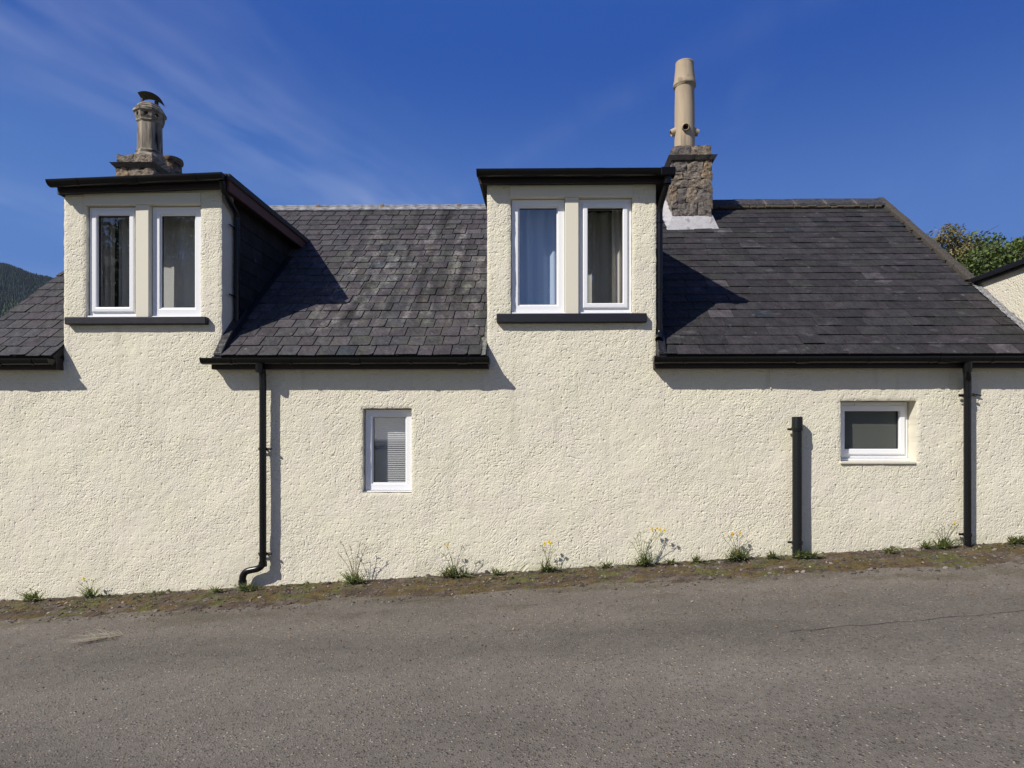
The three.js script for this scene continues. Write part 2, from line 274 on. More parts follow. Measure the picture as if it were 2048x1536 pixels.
// wooded hills, far off
function hill(name, label, cxz, halfW, height, foot, depth, dirOut, shape, treeCount, seed, fieldTop) {
  // a ridge running along 'dirOut' turned by 90 degrees, seen from the origin
  const [cx, cz] = cxz, rx = -dirOut[1], rz = dirOut[0], P = [], I = [], C = [], NA = 70, NB = 36;
  const yAt = (a, b) => foot + (shape(a) * height - foot) * smooth(0, 1, b) + 6 * fbm(a * 9 + seed, b * 6, 3) * Math.min(1, b * 4);
  const pos = (a, b) => [cx + rx * halfW * a + dirOut[0] * depth * (b - 1), yAt(a, b), cz + rz * halfW * a + dirOut[1] * depth * (b - 1)];
  for (let j = 0; j <= NB; j++) for (let i = 0; i <= NA; i++) { const a = i / NA * 2 - 1, b = j / NB * 1.3, back = b > 1; const p = pos(a, Math.min(1, b)); if (back) { p[0] += dirOut[0] * depth * (b - 1); p[2] += dirOut[1] * depth * (b - 1); p[1] -= (b - 1) * height * 0.5; } P.push(...p); const n = 0.8 + 0.5 * fbm(a * 12, b * 12, 3), fld = b < fieldTop ? 1 : 0; C.push((fld ? 0.075 : 0.018) * n, (fld ? 0.095 : 0.030) * n, (fld ? 0.026 : 0.020) * n); }
  for (let j = 0; j < NB; j++) for (let i = 0; i < NA; i++) { const a = j * (NA + 1) + i; I.push(a, a + 1, a + NA + 1, a + 1, a + NA + 2, a + NA + 1); }
  const g = new THREE.BufferGeometry(); g.setAttribute('position', new THREE.Float32BufferAttribute(P, 3)); g.setAttribute('color', new THREE.Float32BufferAttribute(C, 3)); g.setIndex(I); g.computeVertexNormals();
  structure(mesh(name, g, mat({ vertexColors: true, roughness: 1 }), scene)).userData.label = label;
  const cone = merge([new THREE.ConeGeometry(0.26, 0.72, 6, 1, true).translate(0, 0.36, 0), new THREE.ConeGeometry(0.18, 0.62, 6, 1, true).translate(0, 0.69, 0)]);
  const inst = new THREE.InstancedMesh(cone, mat({ color: 0xffffff, roughness: 1 }), treeCount), R = rng(seed), m = new THREE.Matrix4(), c = new THREE.Color();
  for (let k = 0; k < treeCount; k++) {
    const a = R() * 2 - 1, b = fieldTop + (1.02 - fieldTop) * Math.pow(R(), 0.9), [x, y, z] = pos(a, Math.min(1, b)), leafy = b < fieldTop + 0.10 ? 1 : 0, tall = (leafy ? 5 : 5) + 4 * R();
    m.compose(new THREE.Vector3(x, y - 1, z), new THREE.Quaternion(), new THREE.Vector3(tall * (leafy ? 1.2 : 0.75), tall, tall * (leafy ? 1.2 : 0.75))); inst.setMatrixAt(k, m);
    const v = 0.8 + 0.4 * R(); inst.setColorAt(k, c.setRGB((leafy ? 0.045 : 0.020) * v, (leafy ? 0.065 : 0.036) * v, (leafy ? 0.024 : 0.022) * v));
  }
  inst.name = 'forest'; inst.name = numbered('forest'); inst.castShadow = true; scene.add(inst); stuff(inst); tag(inst, label.replace('hill', 'hill') + ': its dark conifers', 'forest');
}
{
  // beyond the left gable: skyline 13 degrees up, falling to the right
  const L = Math.hypot(0.869, 0.985), d = [-0.869 / L, -0.985 / L], dist = 1500;
  hill('hill', 'far conifer hill beyond the left gable', [d[0] * dist, d[1] * dist], 520, 306, -10, 900, d, (a) => 1 - 0.19 * a - 0.03 * Math.sin(a * 9), 42000, 3, 0.50);
}

// ================================================================== COTTAGE
const cottage = thing('cottage', 'cream rendered cottage with slate roof and two dormers', 'house');

// ---- street wall, one sheet of roughcast with its openings
const openings = [
  { n: 'd1', x0: -4.955, x1: -3.715, y0: 2.86, y1: 4.105 },
  { n: 'd2', x0: -0.415, x1: 0.865, y0: 2.88, y1: 4.155 },
  { n: 'low', x0: -1.985, x1: -1.462, y0: 1.04, y1: 1.936 },
  { n: 'bath', x0: 3.036, x1: 3.822, y0: 1.375, y1: 2.012 },
];
{
  const keyX = [X_L, D1.l, D1.r, D2.l, D2.r, X_R, ...openings.flatMap((o) => [o.x0, o.x1])].sort((a, b) => a - b);
  const keyY = [-0.75, 2.44, D1.top, D2.top, ...openings.flatMap((o) => [o.y0, o.y1])].sort((a, b) => a - b);
  const fill = (ks, d) => { const out = []; for (let i = 0; i < ks.length - 1; i++) { const n = Math.max(1, Math.round((ks[i + 1] - ks[i]) / d)); for (let k = 0; k < n; k++) out.push(ks[i] + (ks[i + 1] - ks[i]) * k / n); } out.push(ks[ks.length - 1]); return out; };
  const xs = fill(keyX, 0.02), ys = fill(keyY, 0.02);
  const solid = (x, y) => { if (openings.some((o) => x > o.x0 && x < o.x1 && y > o.y0 && y < o.y1)) return false; if (y < 2.44) return true; if (x > D1.l && x < D1.r) return y < D1.top; if (x > D2.l && x < D2.r) return y < D2.top; return false; };
  const W = xs.length, H = ys.length, cell = (i, j) => i >= 0 && j >= 0 && i < W - 1 && j < H - 1 && solid((xs[i] + xs[i + 1]) / 2, (ys[j] + ys[j + 1]) / 2);
  const id = new Map(), P = [], U = [], I = [], SPz = [], SI = [], SU = [];
  const vx = (i, j) => {
    const k = i * 4096 + j; if (id.has(k)) return id.get(k);
    const x = xs[i], y = ys[j], around = [cell(i - 1, j - 1), cell(i, j - 1), cell(i - 1, j), cell(i, j)].filter(Boolean).length, edge = around < 4;
    const jx = edge ? 0.006 * noise(x * 9 + 3, y * 9) + 0.003 * noise(x * 30, y * 30) : 0, jy = edge ? 0.005 * noise(x * 9, y * 9 + 8) : 0;
    const z = 0.008 * fbm(x * 1.7, y * 1.7, 2) + 0.003 * noise(x * 7, y * 7) + 0.003 * noise(x * 16, y * 16) - (edge ? 0.007 : 0);
    id.set(k, P.length / 3); P.push(x + jx, y + jy, z); U.push((x - WX0) / WW, (y - WY0) / WH); return P.length / 3 - 1;
  };
  const side = (i0, j0, i1, j1) => { // returns the edge into the thickness of the wall
    const a = vx(i0, j0) * 3, b = vx(i1, j1) * 3, n = SPz.length / 3;
    for (const [q, z] of [[a, null], [b, null], [b, -0.25], [a, -0.25]]) { SPz.push(P[q], P[q + 1], z ?? P[q + 2]); SU.push((P[q] - WX0 + (z ?? 0)) / WW, (P[q + 1] - WY0) / WH); }
    SI.push(n, n + 1, n + 2, n, n + 2, n + 3);
  };
  for (let j = 0; j < H - 1; j++) for (let i = 0; i < W - 1; i++) {
    if (!cell(i, j)) continue;
    const a = vx(i, j), b = vx(i + 1, j), c = vx(i + 1, j + 1), d = vx(i, j + 1); I.push(a, b, c, a, c, d);
    if (!cell(i - 1, j)) side(i, j + 1, i, j); if (!cell(i + 1, j)) side(i + 1, j, i + 1, j + 1); if (!cell(i, j + 1)) side(i + 1, j + 1, i, j + 1); if (!cell(i, j - 1)) side(i, j, i + 1, j);
  }
  const g = new THREE.BufferGeometry(); g.setAttribute('position', new THREE.Float32BufferAttribute(P, 3)); g.setAttribute('uv', new THREE.Float32BufferAttribute(U, 2)); g.setIndex(I); g.computeVertexNormals();
  const wall = mesh('wall', g, M.cast, cottage); wall.userData.label = 'cream roughcast street wall';
  const s = new THREE.BufferGeometry(); s.setAttribute('position', new THREE.Float32BufferAttribute(SPz, 3)); s.setAttribute('uv', new THREE.Float32BufferAttribute(SU, 2)); s.setIndex(SI); s.computeVertexNormals();
  mesh('wall_return', s, M.reveal, wall);
  // gables and back wall
  const gable = (x0, x1) => { const sh = new THREE.Shape([[-0.25, -0.75], [-0.25, roofYAt(-0.25) - 0.07], [RIDGE_Z, RIDGE_Y - 0.08], [2 * RIDGE_Z + 0.25, roofYAt(-0.25) - 0.07], [2 * RIDGE_Z + 0.25, -0.75]].map(([z, y]) => new THREE.Vector2(-z, y))); const e = new THREE.ExtrudeGeometry(sh, { depth: x1 - x0, bevelEnabled: false }); e.rotateY(Math.PI / 2); e.translate(x0, 0, 0); const uv = e.attributes.uv; for (let k = 0; k < uv.count; k++) uv.setXY(k, uv.getX(k) / WW + 0.1, uv.getY(k) / WH + 0.14); return e; };
  mesh('wall', gable(X_L, X_L + 0.3), M.cast, cottage); mesh('wall', gable(X_R - 0.3, X_R), M.cast, cottage);
  mesh('wall', box(X_L + 0.3, X_R - 0.3, -0.75, roofYAt(-0.25) - 0.07, 2 * RIDGE_Z, 2 * RIDGE_Z + 0.25), M.cast, cottage);
  // floors and partitions inside
  mesh('floor', box(X_L + 0.3, X_R - 0.3, 0.1, 0.25, 2 * RIDGE_Z + 0.25, -0.25), M.room, cottage);
  mesh('floor', box(X_L + 0.3, X_R - 0.3, 2.25, 2.42, 2 * RIDGE_Z + 0.25, -0.25), M.room, cottage);
  for (const x of [-2.6, -1.0, 2.4, 4.2]) mesh('partition', box(x, x + 0.1, 0.25, 2.25, -2.6, -0.25), M.room, cottage);
  mesh('partition', box(X_L + 0.3, X_R - 0.3, 0.25, 2.25, -2.7, -2.6), M.room, cottage);
  mesh('partition', box(X_L + 0.3, X_R - 0.3, 2.42, 4.3, -2.3, -2.2), M.room, cottage);
}

// ---- roof: boarding, slates, ridge, verge
const DORMER_S = 2.42;                                         // slates start again above the dormer roofs
const roof = part('roof', cottage, 'dark grey slate roof');
{
  const shape = (xa, xb, sa, sb, back) => { const P = []; for (const [s, n] of [[sa, 0], [sb, 0], [sb, -0.06], [sa, -0.06]]) for (const x of [xa, xb]) { const p = onRoof(x, s, n); if (back) p[2] = 2 * RIDGE_Z - p[2]; P.push(...p); } const g = new THREE.BufferGeometry(); g.setAttribute('position', new THREE.Float32BufferAttribute(P, 3)); g.setIndex([0, 1, 3, 0, 3, 2, 4, 6, 7, 4, 7, 5, 0, 2, 4, 0, 4, 6, 1, 5, 3, 1, 7, 5, 0, 6, 7, 0, 7, 1, 2, 3, 5, 2, 5, 4]); const q = g.toNonIndexed(); q.computeVertexNormals(); return q; };
  mesh('boarding', merge([shape(X_L - 0.03, D1.l, 0.02, DORMER_S, false), shape(D1.r, D2.l, 0.02, DORMER_S, false), shape(D2.r, X_R, 0.02, DORMER_S, false), shape(X_L - 0.03, X_R, DORMER_S, RIDGE_S, false), shape(X_L - 0.03, X_R, 0.02, RIDGE_S, true)]), M.deck, roof);
}
const RX0 = -6.4, RW = 11.6, RS = 4.4;
const slateMap = tex(2048, 800, (i, j) => {
  const x = RX0 + (i + 0.5) / 2048 * RW, s = (j + 0.5) / 800 * RS;
  let l = 0.80 + 0.30 * fbm(x * 9, s * 9, 4) + 0.40 * noise(x * 44, s * 44) + 0.22 * noise(x * 26 + s * 14, s * 5) + 0.30 * noise(x * 88, s * 88);
  let c = [l, l * 0.985, l];
  const mid = smooth(-3.2, -2.3, x) * (1 - smooth(-1.1, -0.5, x));                   // the old slates between the dormers are weathered
  const streak = clamp(0.42 + 1.9 * fbm((x + s * 0.02) * 6.4 + 2, s * 0.40 + 8, 3)) * smooth(0.3, 0.9, s) * (1 - smooth(2.9, 3.8, s));
  const crust = clamp(fbm(x * 7, s * 5 + 20, 4) * 1.5 + 0.35) * clamp(0.6 + noise(x * 38, s * 38) * 1.4);
  const pale = clamp(mid * streak * crust * 1.9);
  c = [mixn(c[0], 2.2, pale), mixn(c[1], 2.2, pale), mixn(c[2], 2.0, pale)];
  const dark = mid * clamp(1.9 * fbm(x * 4.2 + 90, s * 0.5, 3) - 0.1) * 0.75 * smooth(0.3, 1, s);
  c = c.map((v) => v * (1 - dark));
  const olive = smooth(0.32, 0.6, fbm(x * 6.5 + 15, s * 6.5, 4) + mid * 0.22) * clamp(0.4 + noise(x * 60, s * 60) * 1.6) * (0.3 + 0.7 * mid);
  c = [mixn(c[0], 1.5, olive * 0.5), mixn(c[1], 1.5, olive * 0.5), mixn(c[2], 0.85, olive * 0.5)];
  const right = smooth(1, 1.4, x), smear = right * smooth(0.40, 0.62, fbm(x * 3.1 + 3, s * 7.7 + 1, 4) + 0.1 * noise(x * 40, s * 40));
  c = c.map((v) => mixn(v, 1.7, smear * 0.75));
  const spot = smooth(0.50, 0.58, noise(x * 13 + 7, s * 13) + 0.02) + smooth(0.52, 0.6, noise(x * 24, s * 24 + 3));
  c = c.map((v) => mixn(v, 2.6, clamp(spot) * 0.6));
  return c.map((v) => s8(clamp(v * 0.35)));
}, { srgb: true, repeat: false });
const slateBump = tex(1024, 512, (i, j) => 0.5 + 0.35 * fbm(i / 26, j / 26, 4) + 0.2 * noise(i / 3, j / 3));
M.slate = new THREE.MeshPhysicalMaterial({ map: slateMap, bumpMap: slateBump, bumpScale: 0.016, roughness: 0.75, specularIntensity: 0.3, vertexColors: true });
function slateGeo(frame, outline, nHead, nTail, thick, s0, s1, color, uvOf) {   // a slate: bevelled outline, laid in a plane by frame(a, s, n)
  const P = [], C = [], U = [], n = outline.length, c = outline.reduce((m, p) => [m[0] + p[0] / n, m[1] + p[1] / n], [0, 0]);
  const lift = (s) => mixn(nTail, nHead, (s - s0) / (s1 - s0));
  const top = outline.map(([a, s]) => frame(mixn(a, c[0], 0.012), mixn(s, c[1], 0.008), lift(s))), rim = outline.map(([a, s]) => frame(a, s, lift(s) - 0.0022)), bot = outline.map(([a, s]) => frame(a, s, lift(s) - thick));
  const put = (p, i) => { P.push(...p); C.push(...color); U.push(...uvOf(outline[i])); };
  for (let i = 1; i < n - 1; i++) { put(top[0], 0); put(top[i], i); put(top[i + 1], i + 1); }
  for (let i = 0; i < n; i++) { const j = (i + 1) % n; for (const [a, b] of [[rim, top], [bot, rim]]) { put(a[i], i); put(a[j], j); put(b[j], j); put(a[i], i); put(b[j], j); put(b[i], i); } }
  const g = new THREE.BufferGeometry(); g.setAttribute('position', new THREE.Float32BufferAttribute(P, 3)); g.setAttribute('color', new THREE.Float32BufferAttribute(C, 3)); g.setAttribute('uv', new THREE.Float32BufferAttribute(U, 2)); g.computeVertexNormals(); return g;
}
{
  const R = rng(21), slates = [], courses = [0]; for (let k = 0; k < 23 && courses[courses.length - 1] < 4.1; k++) courses.push(courses[k] + mixn(0.188, 0.182, k / 22) + (R() - 0.5) * 0.006);
  courses.forEach((s0, k) => {
    const exp = (courses[k + 1] ?? s0 + 0.185) - s0, s1 = Math.min(s0 + exp * 2.15, RIDGE_S + 0.01);
    const spans = s0 < DORMER_S - 0.12 ? [[X_L - 0.05, D1.l - 0.004], [D1.r + 0.07, D2.l - 0.045], [D2.r + 0.05, X_R - 0.02]] : [[X_L - 0.05, X_R - 0.02]];
    for (const [a, b] of spans) {
      let x = a + (k % 2 ? 0 : -0.09 * R() - 0.04); const rightRoof = (q) => q > 1.0;
      while (x < b - 0.02) {
        const right = rightRoof(x), w = right ? 0.245 + (R() - 0.5) * 0.05 : 0.185 + (R() - 0.4) * 0.075, xa = Math.max(a, x), xb = Math.min(b, x + w); x += w;
        if (xb - xa < 0.05) continue;
        const gap = right ? 0.0026 : 0.0035 + 0.003 * R(), dy = (R() - 0.5) * (right ? 0.006 : 0.016), sk = (R() - 0.5) * (right ? 0.004 : 0.012);
        const l = xa + gap, r = xb - gap, s = s0 + dy, cut = right ? 0.002 + 0.004 * R() : (R() < 0.35 ? 0.012 + 0.022 * R() : 0.004 + 0.006 * R()), cut2 = right ? 0.002 + 0.004 * R() : (R() < 0.35 ? 0.012 + 0.022 * R() : 0.004 + 0.006 * R());
        const o = [[l, s + cut + sk], [l + cut * 0.35, s + cut * 0.3 + sk * 0.7], [l + cut, s + sk * 0.6], [r - cut2, s - sk * 0.6], [r - cut2 * 0.35, s + cut2 * 0.3 - sk * 0.7], [r, s + cut2 - sk], [r, s1], [l, s1]];
        const t = R(), hue = R(), old = !right && xa > -3.6 && xb < -0.6;
        let v = (right ? 0.128 : xa < -5 ? 0.228 : 0.222) * (right ? 0.80 + 0.40 * t : 0.84 + 0.32 * t), c = hue < 0.45 ? [1.05, 0.965, 1.015] : hue < 0.75 ? [1.01, 0.985, 0.985] : hue < 0.9 ? [0.98, 0.98, 1.01] : [1.0, 1.01, 0.94];
        if (R() < 0.025) { c = [0.82, 0.92, 1.03]; v *= 0.9; } if (right && R() < 0.015) v *= 1.7; if (old && R() < 0.05) v *= 1.3;
        slates.push({ s0, x: (xa + xb) / 2, g: slateGeo(onRoof, o, 0.005, 0.0225 + (right ? 0.007 : 0.009) * R() * R() + (R() < 0.08 ? 0.006 : 0), 0.0095 + 0.003 * R(), s0, s1, c.map((q) => q * v), ([px, ps]) => [(px - RX0) / RW, clamp(ps / RS)]) });
      }
    }
  });
  // the courses nearest the eaves show largest: each of those is a slate of its own
  const hidden = (q) => (q.x > D1.l && q.x < D1.r) || (q.x > D2.l && q.x < D2.r) || q.x < -6.3;
  slates.sort((p, q) => (hidden(p) - hidden(q)) || p.s0 - q.s0);
  slates.slice(0, 298).forEach((q) => mesh('slate', q.g, M.slate, roof));
  stuff(mesh('slate_courses', merge(slates.slice(298).map((q) => q.g)), M.slate, roof));
}
{
  // metal ridge between the dormers: a roll on two wings, held by straps
  const wing = (x0, x1, f) => { const pr = new THREE.Shape(); [[-0.13, -0.085], [-0.030, -0.006], [-0.030, 0.016], [-0.014, 0.030], [0.014, 0.030], [0.030, 0.016], [0.030, -0.006], [0.13, -0.085], [0.125, -0.092], [0, -0.0], [-0.125, -0.092]].forEach(([z, y], k) => (k ? pr.lineTo(z, y) : pr.moveTo(z, y))); const g = new THREE.ExtrudeGeometry(pr, { depth: x1 - x0, bevelEnabled: false }); g.rotateY(Math.PI / 2); g.translate(x0, RIDGE_Y + 0.012 + f, RIDGE_Z); return g; };
  [[X_L, -4.7], [-4.696, -2.66], [-2.656, -0.62], [-0.616, 1.80]].forEach(([a, b], k) => mesh('ridge_flashing', wing(a, b, k % 2 ? 0.002 : 0), M.zinc, roof));
  for (const x of [-3.62, -2.62, -1.43]) { const pr = new THREE.Shape(); [[-0.14, -0.10], [-0.036, -0.008], [-0.036, 0.022], [-0.016, 0.040], [0.016, 0.040], [0.036, 0.022], [0.036, -0.008], [0.14, -0.10]].forEach(([z, y], k) => (k ? pr.lineTo(z, y) : pr.moveTo(z, y))); const g = new THREE.ExtrudeGeometry(pr, { depth: 0.045, bevelEnabled: false }); g.rotateY(Math.PI / 2); g.translate(x, RIDGE_Y + 0.012, RIDGE_Z); mesh('ridge_strap', g, M.rust, roof); }
  // angled ridge tiles beyond the chimney, on mortar
  const R = rng(8); let x = 2.36;
  while (x < X_R - 0.04) {
    const x1 = Math.min(x + 0.45, X_R), dy = (R() - 0.5) * 0.012, pr = new THREE.Shape(); [[-0.165, -0.075], [0, 0.062], [0.165, -0.075], [0.165, -0.095], [0, 0.042], [-0.165, -0.095]].forEach(([z, y], k) => (k ? pr.lineTo(z, y) : pr.moveTo(z, y)));
    const g = new THREE.ExtrudeGeometry(pr, { depth: x1 - x - 0.012, bevelEnabled: true, bevelSize: 0.003, bevelThickness: 0.003, bevelSegments: 1 }); g.rotateY(Math.PI / 2); g.translate(x, RIDGE_Y + 0.03 + dy, RIDGE_Z); mesh('ridge_tile', g, M.ridge, roof);
    if (x1 < X_R - 0.05) { const j = new THREE.ExtrudeGeometry(pr, { depth: 0.022, bevelEnabled: false }); j.scale(1.02, 1.04, 1); j.rotateY(Math.PI / 2); j.translate(x1 - 0.014, RIDGE_Y + 0.034 + dy, RIDGE_Z); mesh('mortar_joint', j, M.bedding, roof); }
    x = x1;
  }
  const bed = []; for (let q = 2.4; q < X_R - 0.05; q += 0.11) { const n = R(); bed.push(new RoundedBoxGeometry(0.08 + 0.07 * n, 0.03 + 0.02 * R(), 0.05, 1, 0.012).rotateX(PITCH).translate(q, RIDGE_Y - 0.085 - 0.012 * R(), RIDGE_Z + 0.165)); }
  mesh('ridge_mortar', merge(bed), M.bedding, roof);
  // mortared verge at the far end, above the wing
  const seg = [], RR = rng(14), s0 = 1.52;
  for (let s = s0; s < RIDGE_S + 0.05; s += 0.16) { const g = new RoundedBoxGeometry(0.098 + 0.012 * RR(), 0.085 + 0.012 * RR(), 0.172, 2, 0.018); g.rotateX(PITCH); const p = onRoof(X_R + 0.02 + 0.008 * (RR() - 0.5), s + 0.06, 0.028); g.translate(...p); seg.push(g); }
  mesh('verge_mortar', merge(seg), M.verge, roof);
  const bits = []; for (let s = s0; s < RIDGE_S; s += 0.09) if (RR() < 0.35) { const g = new THREE.IcosahedronGeometry(0.010 + 0.016 * RR(), 1); g.scale(1.6, 0.5, 1); g.translate(...onRoof(X_R - 0.06 + 0.02 * RR(), s, 0.045)); bits.push(g); }
  mesh('mortar_crumb', merge(bits), M.bedding, roof);
  // soakers and valley leads against the dormers
  const strip = (x0, x1, s0, s1, n) => { const P = [], I = [], K = 14, R2 = rng(Math.floor(x0 * 100 + 900)); for (let k = 0; k <= K; k++) { const s = mixn(s0, s1, k / K), j = 0.012 * (R2() - 0.5); P.push(...onRoof(x0 + (x0 < x1 ? 0 : 0), s, n + 0.012), ...onRoof(x1 + j, s, n)); } for (let k = 0; k < K; k++) I.push(2 * k, 2 * k + 1, 2 * k + 2, 2 * k + 1, 2 * k + 3, 2 * k + 2); const g = new THREE.BufferGeometry(); g.setAttribute('position', new THREE.Float32BufferAttribute(P, 3)); g.setIndex(I); g.setAttribute('uv', new THREE.Float32BufferAttribute(P.flatMap((v, i2) => (i2 % 3 === 0 ? [v * 2, P[i2 + 1] * 2] : [])), 2)); g.computeVertexNormals(); return g; };
  mesh('flashing', strip(D1.r, D1.r + 0.10, 0.0, 2.3, 0.014), M.darkLead, roof); mesh('flashing', strip(D2.r, D2.r + 0.085, 0.0, 2.3, 0.014), M.darkLead, roof);
  mesh('flashing', strip(D2.l, D2.l - 0.06, 0.0, 2.3, 0.010), gritty(0.21, 0.215, 0.19), roof); mesh('flashing', strip(D1.l, D1.l - 0.02, 0.0, 2.3, 0.010), M.lead, roof);
  // dark lead apron turned up at the foot of the cheek
  for (const [x, z1] of [[D1.r, -0.38], [D2.r, -0.36]]) { const sh = new THREE.Shape([[0.155, roofYAt(0.155) - 0.03], [0.15, roofYAt(0.155) + 0.03], [0.06, roofYAt(0.06) + 0.07], [-0.04, roofYAt(-0.04) + 0.10], [z1, roofYAt(z1) + 0.14], [z1, roofYAt(z1) - 0.02]].map(([z, y]) => new THREE.Vector2(-z, y))); const g = new THREE.ExtrudeGeometry(sh, { depth: 0.07, bevelEnabled: true, bevelSize: 0.010, bevelThickness: 0.010, bevelSegments: 2 }); g.rotateY(Math.PI / 2); g.translate(x + 0.006, 0, 0); mesh('lead_apron', g, M.darkLead, roof); }
}

// ---- gutters and fascias at the eaves
function gutterGeo(x0, x1, y, z, r = 0.056) {
  const s = new THREE.Shape(); s.absarc(0, 0, r, Math.PI, 2 * Math.PI, false); s.lineTo(r + 0.006, 0.004); s.lineTo(r - 0.004, 0.008); s.absarc(0, 0, r - 0.005, 2 * Math.PI, Math.PI, true); s.lineTo(-r, 0.008);
  const g = new THREE.ExtrudeGeometry(s, { depth: x1 - x0, bevelEnabled: false, curveSegments: 14 }); g.rotateY(Math.PI / 2); g.translate(x0, y, z); return g;
}
function gutter(x0, x1, y, z, { left = true, right = true, tilt = 0, joints = [] } = {}) {
  const g = part('gutter', cottage, 'black half-round gutter'), xm = (x0 + x1) / 2, place = (q) => { if (tilt) { q.translate(-xm, -y, 0); q.rotateZ(tilt); q.translate(xm, y, 0); } return q; };
  mesh('trough', place(gutterGeo(x0, x1, y, z)), M.gutter, g);
  const stop = (x) => { const c = new THREE.CylinderGeometry(0.060, 0.060, 0.012, 20, 1, false, 0, Math.PI); c.rotateZ(Math.PI / 2); c.rotateX(Math.PI / 2); c.translate(x, y + 0.004, z); return place(c); };
  const flat = (x) => { const sh = new THREE.Shape(); sh.absarc(0, 0, 0.060, Math.PI, 2 * Math.PI, false); const e = new THREE.ExtrudeGeometry(sh, { depth: 0.014, bevelEnabled: false, curveSegments: 12 }); e.rotateY(Math.PI / 2); e.translate(x - 0.007, y + 0.006, z); return place(e); };
  if (left) mesh('stop_end', flat(x0 + 0.004), M.gutter, g); if (right) mesh('stop_end', flat(x1 - 0.004), M.gutter, g);
  for (let x = x0 + 0.3; x < x1 - 0.1; x += 0.62) { const b = gutterGeo(x, x + 0.022, y - 0.001, z, 0.0605); mesh('bracket', place(b), M.gutter, g); }
  for (const x of joints) mesh('joint', place(gutterGeo(x - 0.05, x + 0.05, y - 0.001, z, 0.062)), M.gutter, g);
  return g;
}
const GY0 = 2.437, GZ = 0.165;
for (const [a, b, fa, fb, o] of [[-7.0, -5.19, -6.27, -5.195, { left: true, joints: [-5.75] }], [-3.60, -0.62, -3.535, -0.645, { joints: [-2.0, -0.9] }], [1.06, X_R, 1.085, X_R - 0.01, { joints: [2.55, 3.98] }]]) {
  gutter(Math.max(a, -6.3), b, GY0, GZ, o);
  const f = mesh('fascia', box(fa, fb, 2.338, 2.475, 0.075, 0.103, 0.003), M.fascia, cottage); f.userData.label = 'dark brown board under the gutter';
  mesh('soffit', box(fa + 0.004, fb - 0.004, 2.350, 2.366, -0.02, 0.075), M.fascia, cottage);
}
for (const [x0, x1] of [[-5.20, -5.188], [-3.54, -3.528], [-0.652, -0.64], [1.08, 1.092]]) mesh('eaves_end', box(x0, x1, 2.342, 2.47, 0.0, 0.104), M.fascia, cottage);

// ---- dormers
function dormer(D, rx0, rx1, topY, tilt, label) {
  const d = part('dormer', cottage, label), xm = (rx0 + rx1) / 2, t = (g) => { g.translate(-xm, -topY, 0); g.rotateZ(tilt); g.translate(xm, topY, 0); return g; };
  const zb = -2.16;
  mesh('dormer_roof', t(box(rx0 + 0.02, rx1 - 0.02, topY - 0.115, topY - 0.03, zb, 0.055)), M.deck, d);
  mesh('roof_felt', t(merge([box(rx0, rx1, topY - 0.028, topY, zb - 0.05, 0.13, 0.006)])), M.felt, d);
  mesh('fascia', t(box(rx0 + 0.03, rx1 - 0.03, topY - 0.128, topY - 0.03, 0.055, 0.082, 0.003)), M.fascia, d);
  for (const x of [rx0 + 0.0, rx1 - 0.028]) { const b = mesh('bargeboard', t(box(x, x + 0.028, topY - (x < rx1 - 0.1 ? 0.13 : 0.165), topY - 0.03, zb, 0.070, 0.003)), x < rx1 - 0.1 ? M.fascia : M.barge, d); b.userData.label = x < rx1 - 0.1 ? 'dark painted board along the dormer roof edge' : 'brown painted board along the dormer roof edge'; }
  for (const x of [rx1 - 0.015, rx0 - 0.025]) mesh('roof_edge', t(box(x, x + 0.04, topY - 0.055, topY + 0.012, zb - 0.03, 0.10, 0.012)), M.felt, d);
  // cheeks, slate hung
  const tri = (x0, x1) => { const zt = EZ - (D.top - 0.02 - EY) * CP / SP; const sh = new THREE.Shape([[-0.25, roofYAt(-0.25) - 0.3], [-0.25, D.top - 0.02], [zt - 0.1, D.top - 0.02], [zt - 0.1, D.top - 0.3]].map(([z, y]) => new THREE.Vector2(-z, y))); const g = new THREE.ExtrudeGeometry(sh, { depth: x1 - x0, bevelEnabled: false }); g.rotateY(Math.PI / 2); g.translate(x0, 0, 0); return g; };
  mesh('cheek', tri(D.r - 0.12, D.r - 0.03), M.deck, d); mesh('cheek', tri(D.l + 0.03, D.l + 0.12), M.deck, d);
  const R = rng(Math.floor(D.l * 50 + 700));
  for (const side of [1, -1]) {
    const x = side > 0 ? D.r - 0.03 : D.l + 0.03, frame = (a, s, n) => [x + side * n, s, -a], all = [];   // a = distance back from the wall face, s = height
    for (let y = 2.55, k = 0; y < D.top - 0.1; y += 0.165, k++) {
      let a = 0.255 - (k % 2 ? 0.14 : 0.02);
      while (a < 2.3) {
        const w = 0.27 + 0.08 * (R() - 0.5), a0 = Math.max(0.255, a) + 0.002, a1 = a + w - 0.002; a += w;
        const limit = EZ * -1 + (y + 0.10 - EY) * CP / SP; if (a0 > limit || a1 - a0 < 0.04) continue;
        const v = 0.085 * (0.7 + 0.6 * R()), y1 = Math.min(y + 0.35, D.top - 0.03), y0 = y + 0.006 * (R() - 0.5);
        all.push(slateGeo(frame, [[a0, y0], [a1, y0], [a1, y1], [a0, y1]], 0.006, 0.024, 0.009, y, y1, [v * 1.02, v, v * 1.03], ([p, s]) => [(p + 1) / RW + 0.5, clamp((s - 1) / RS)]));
      }
    }
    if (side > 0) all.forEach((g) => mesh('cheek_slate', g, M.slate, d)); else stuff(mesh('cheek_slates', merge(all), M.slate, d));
  }
  return d;
}
const dormerA = dormer(D1, -5.206, -3.372, 4.352, 0.030, 'dormer with a slate cheek and tilted flat roof');
const dormerB = dormer(D2, -0.735, 1.215, 4.398, -0.002, 'dormer beside the tall chimney');
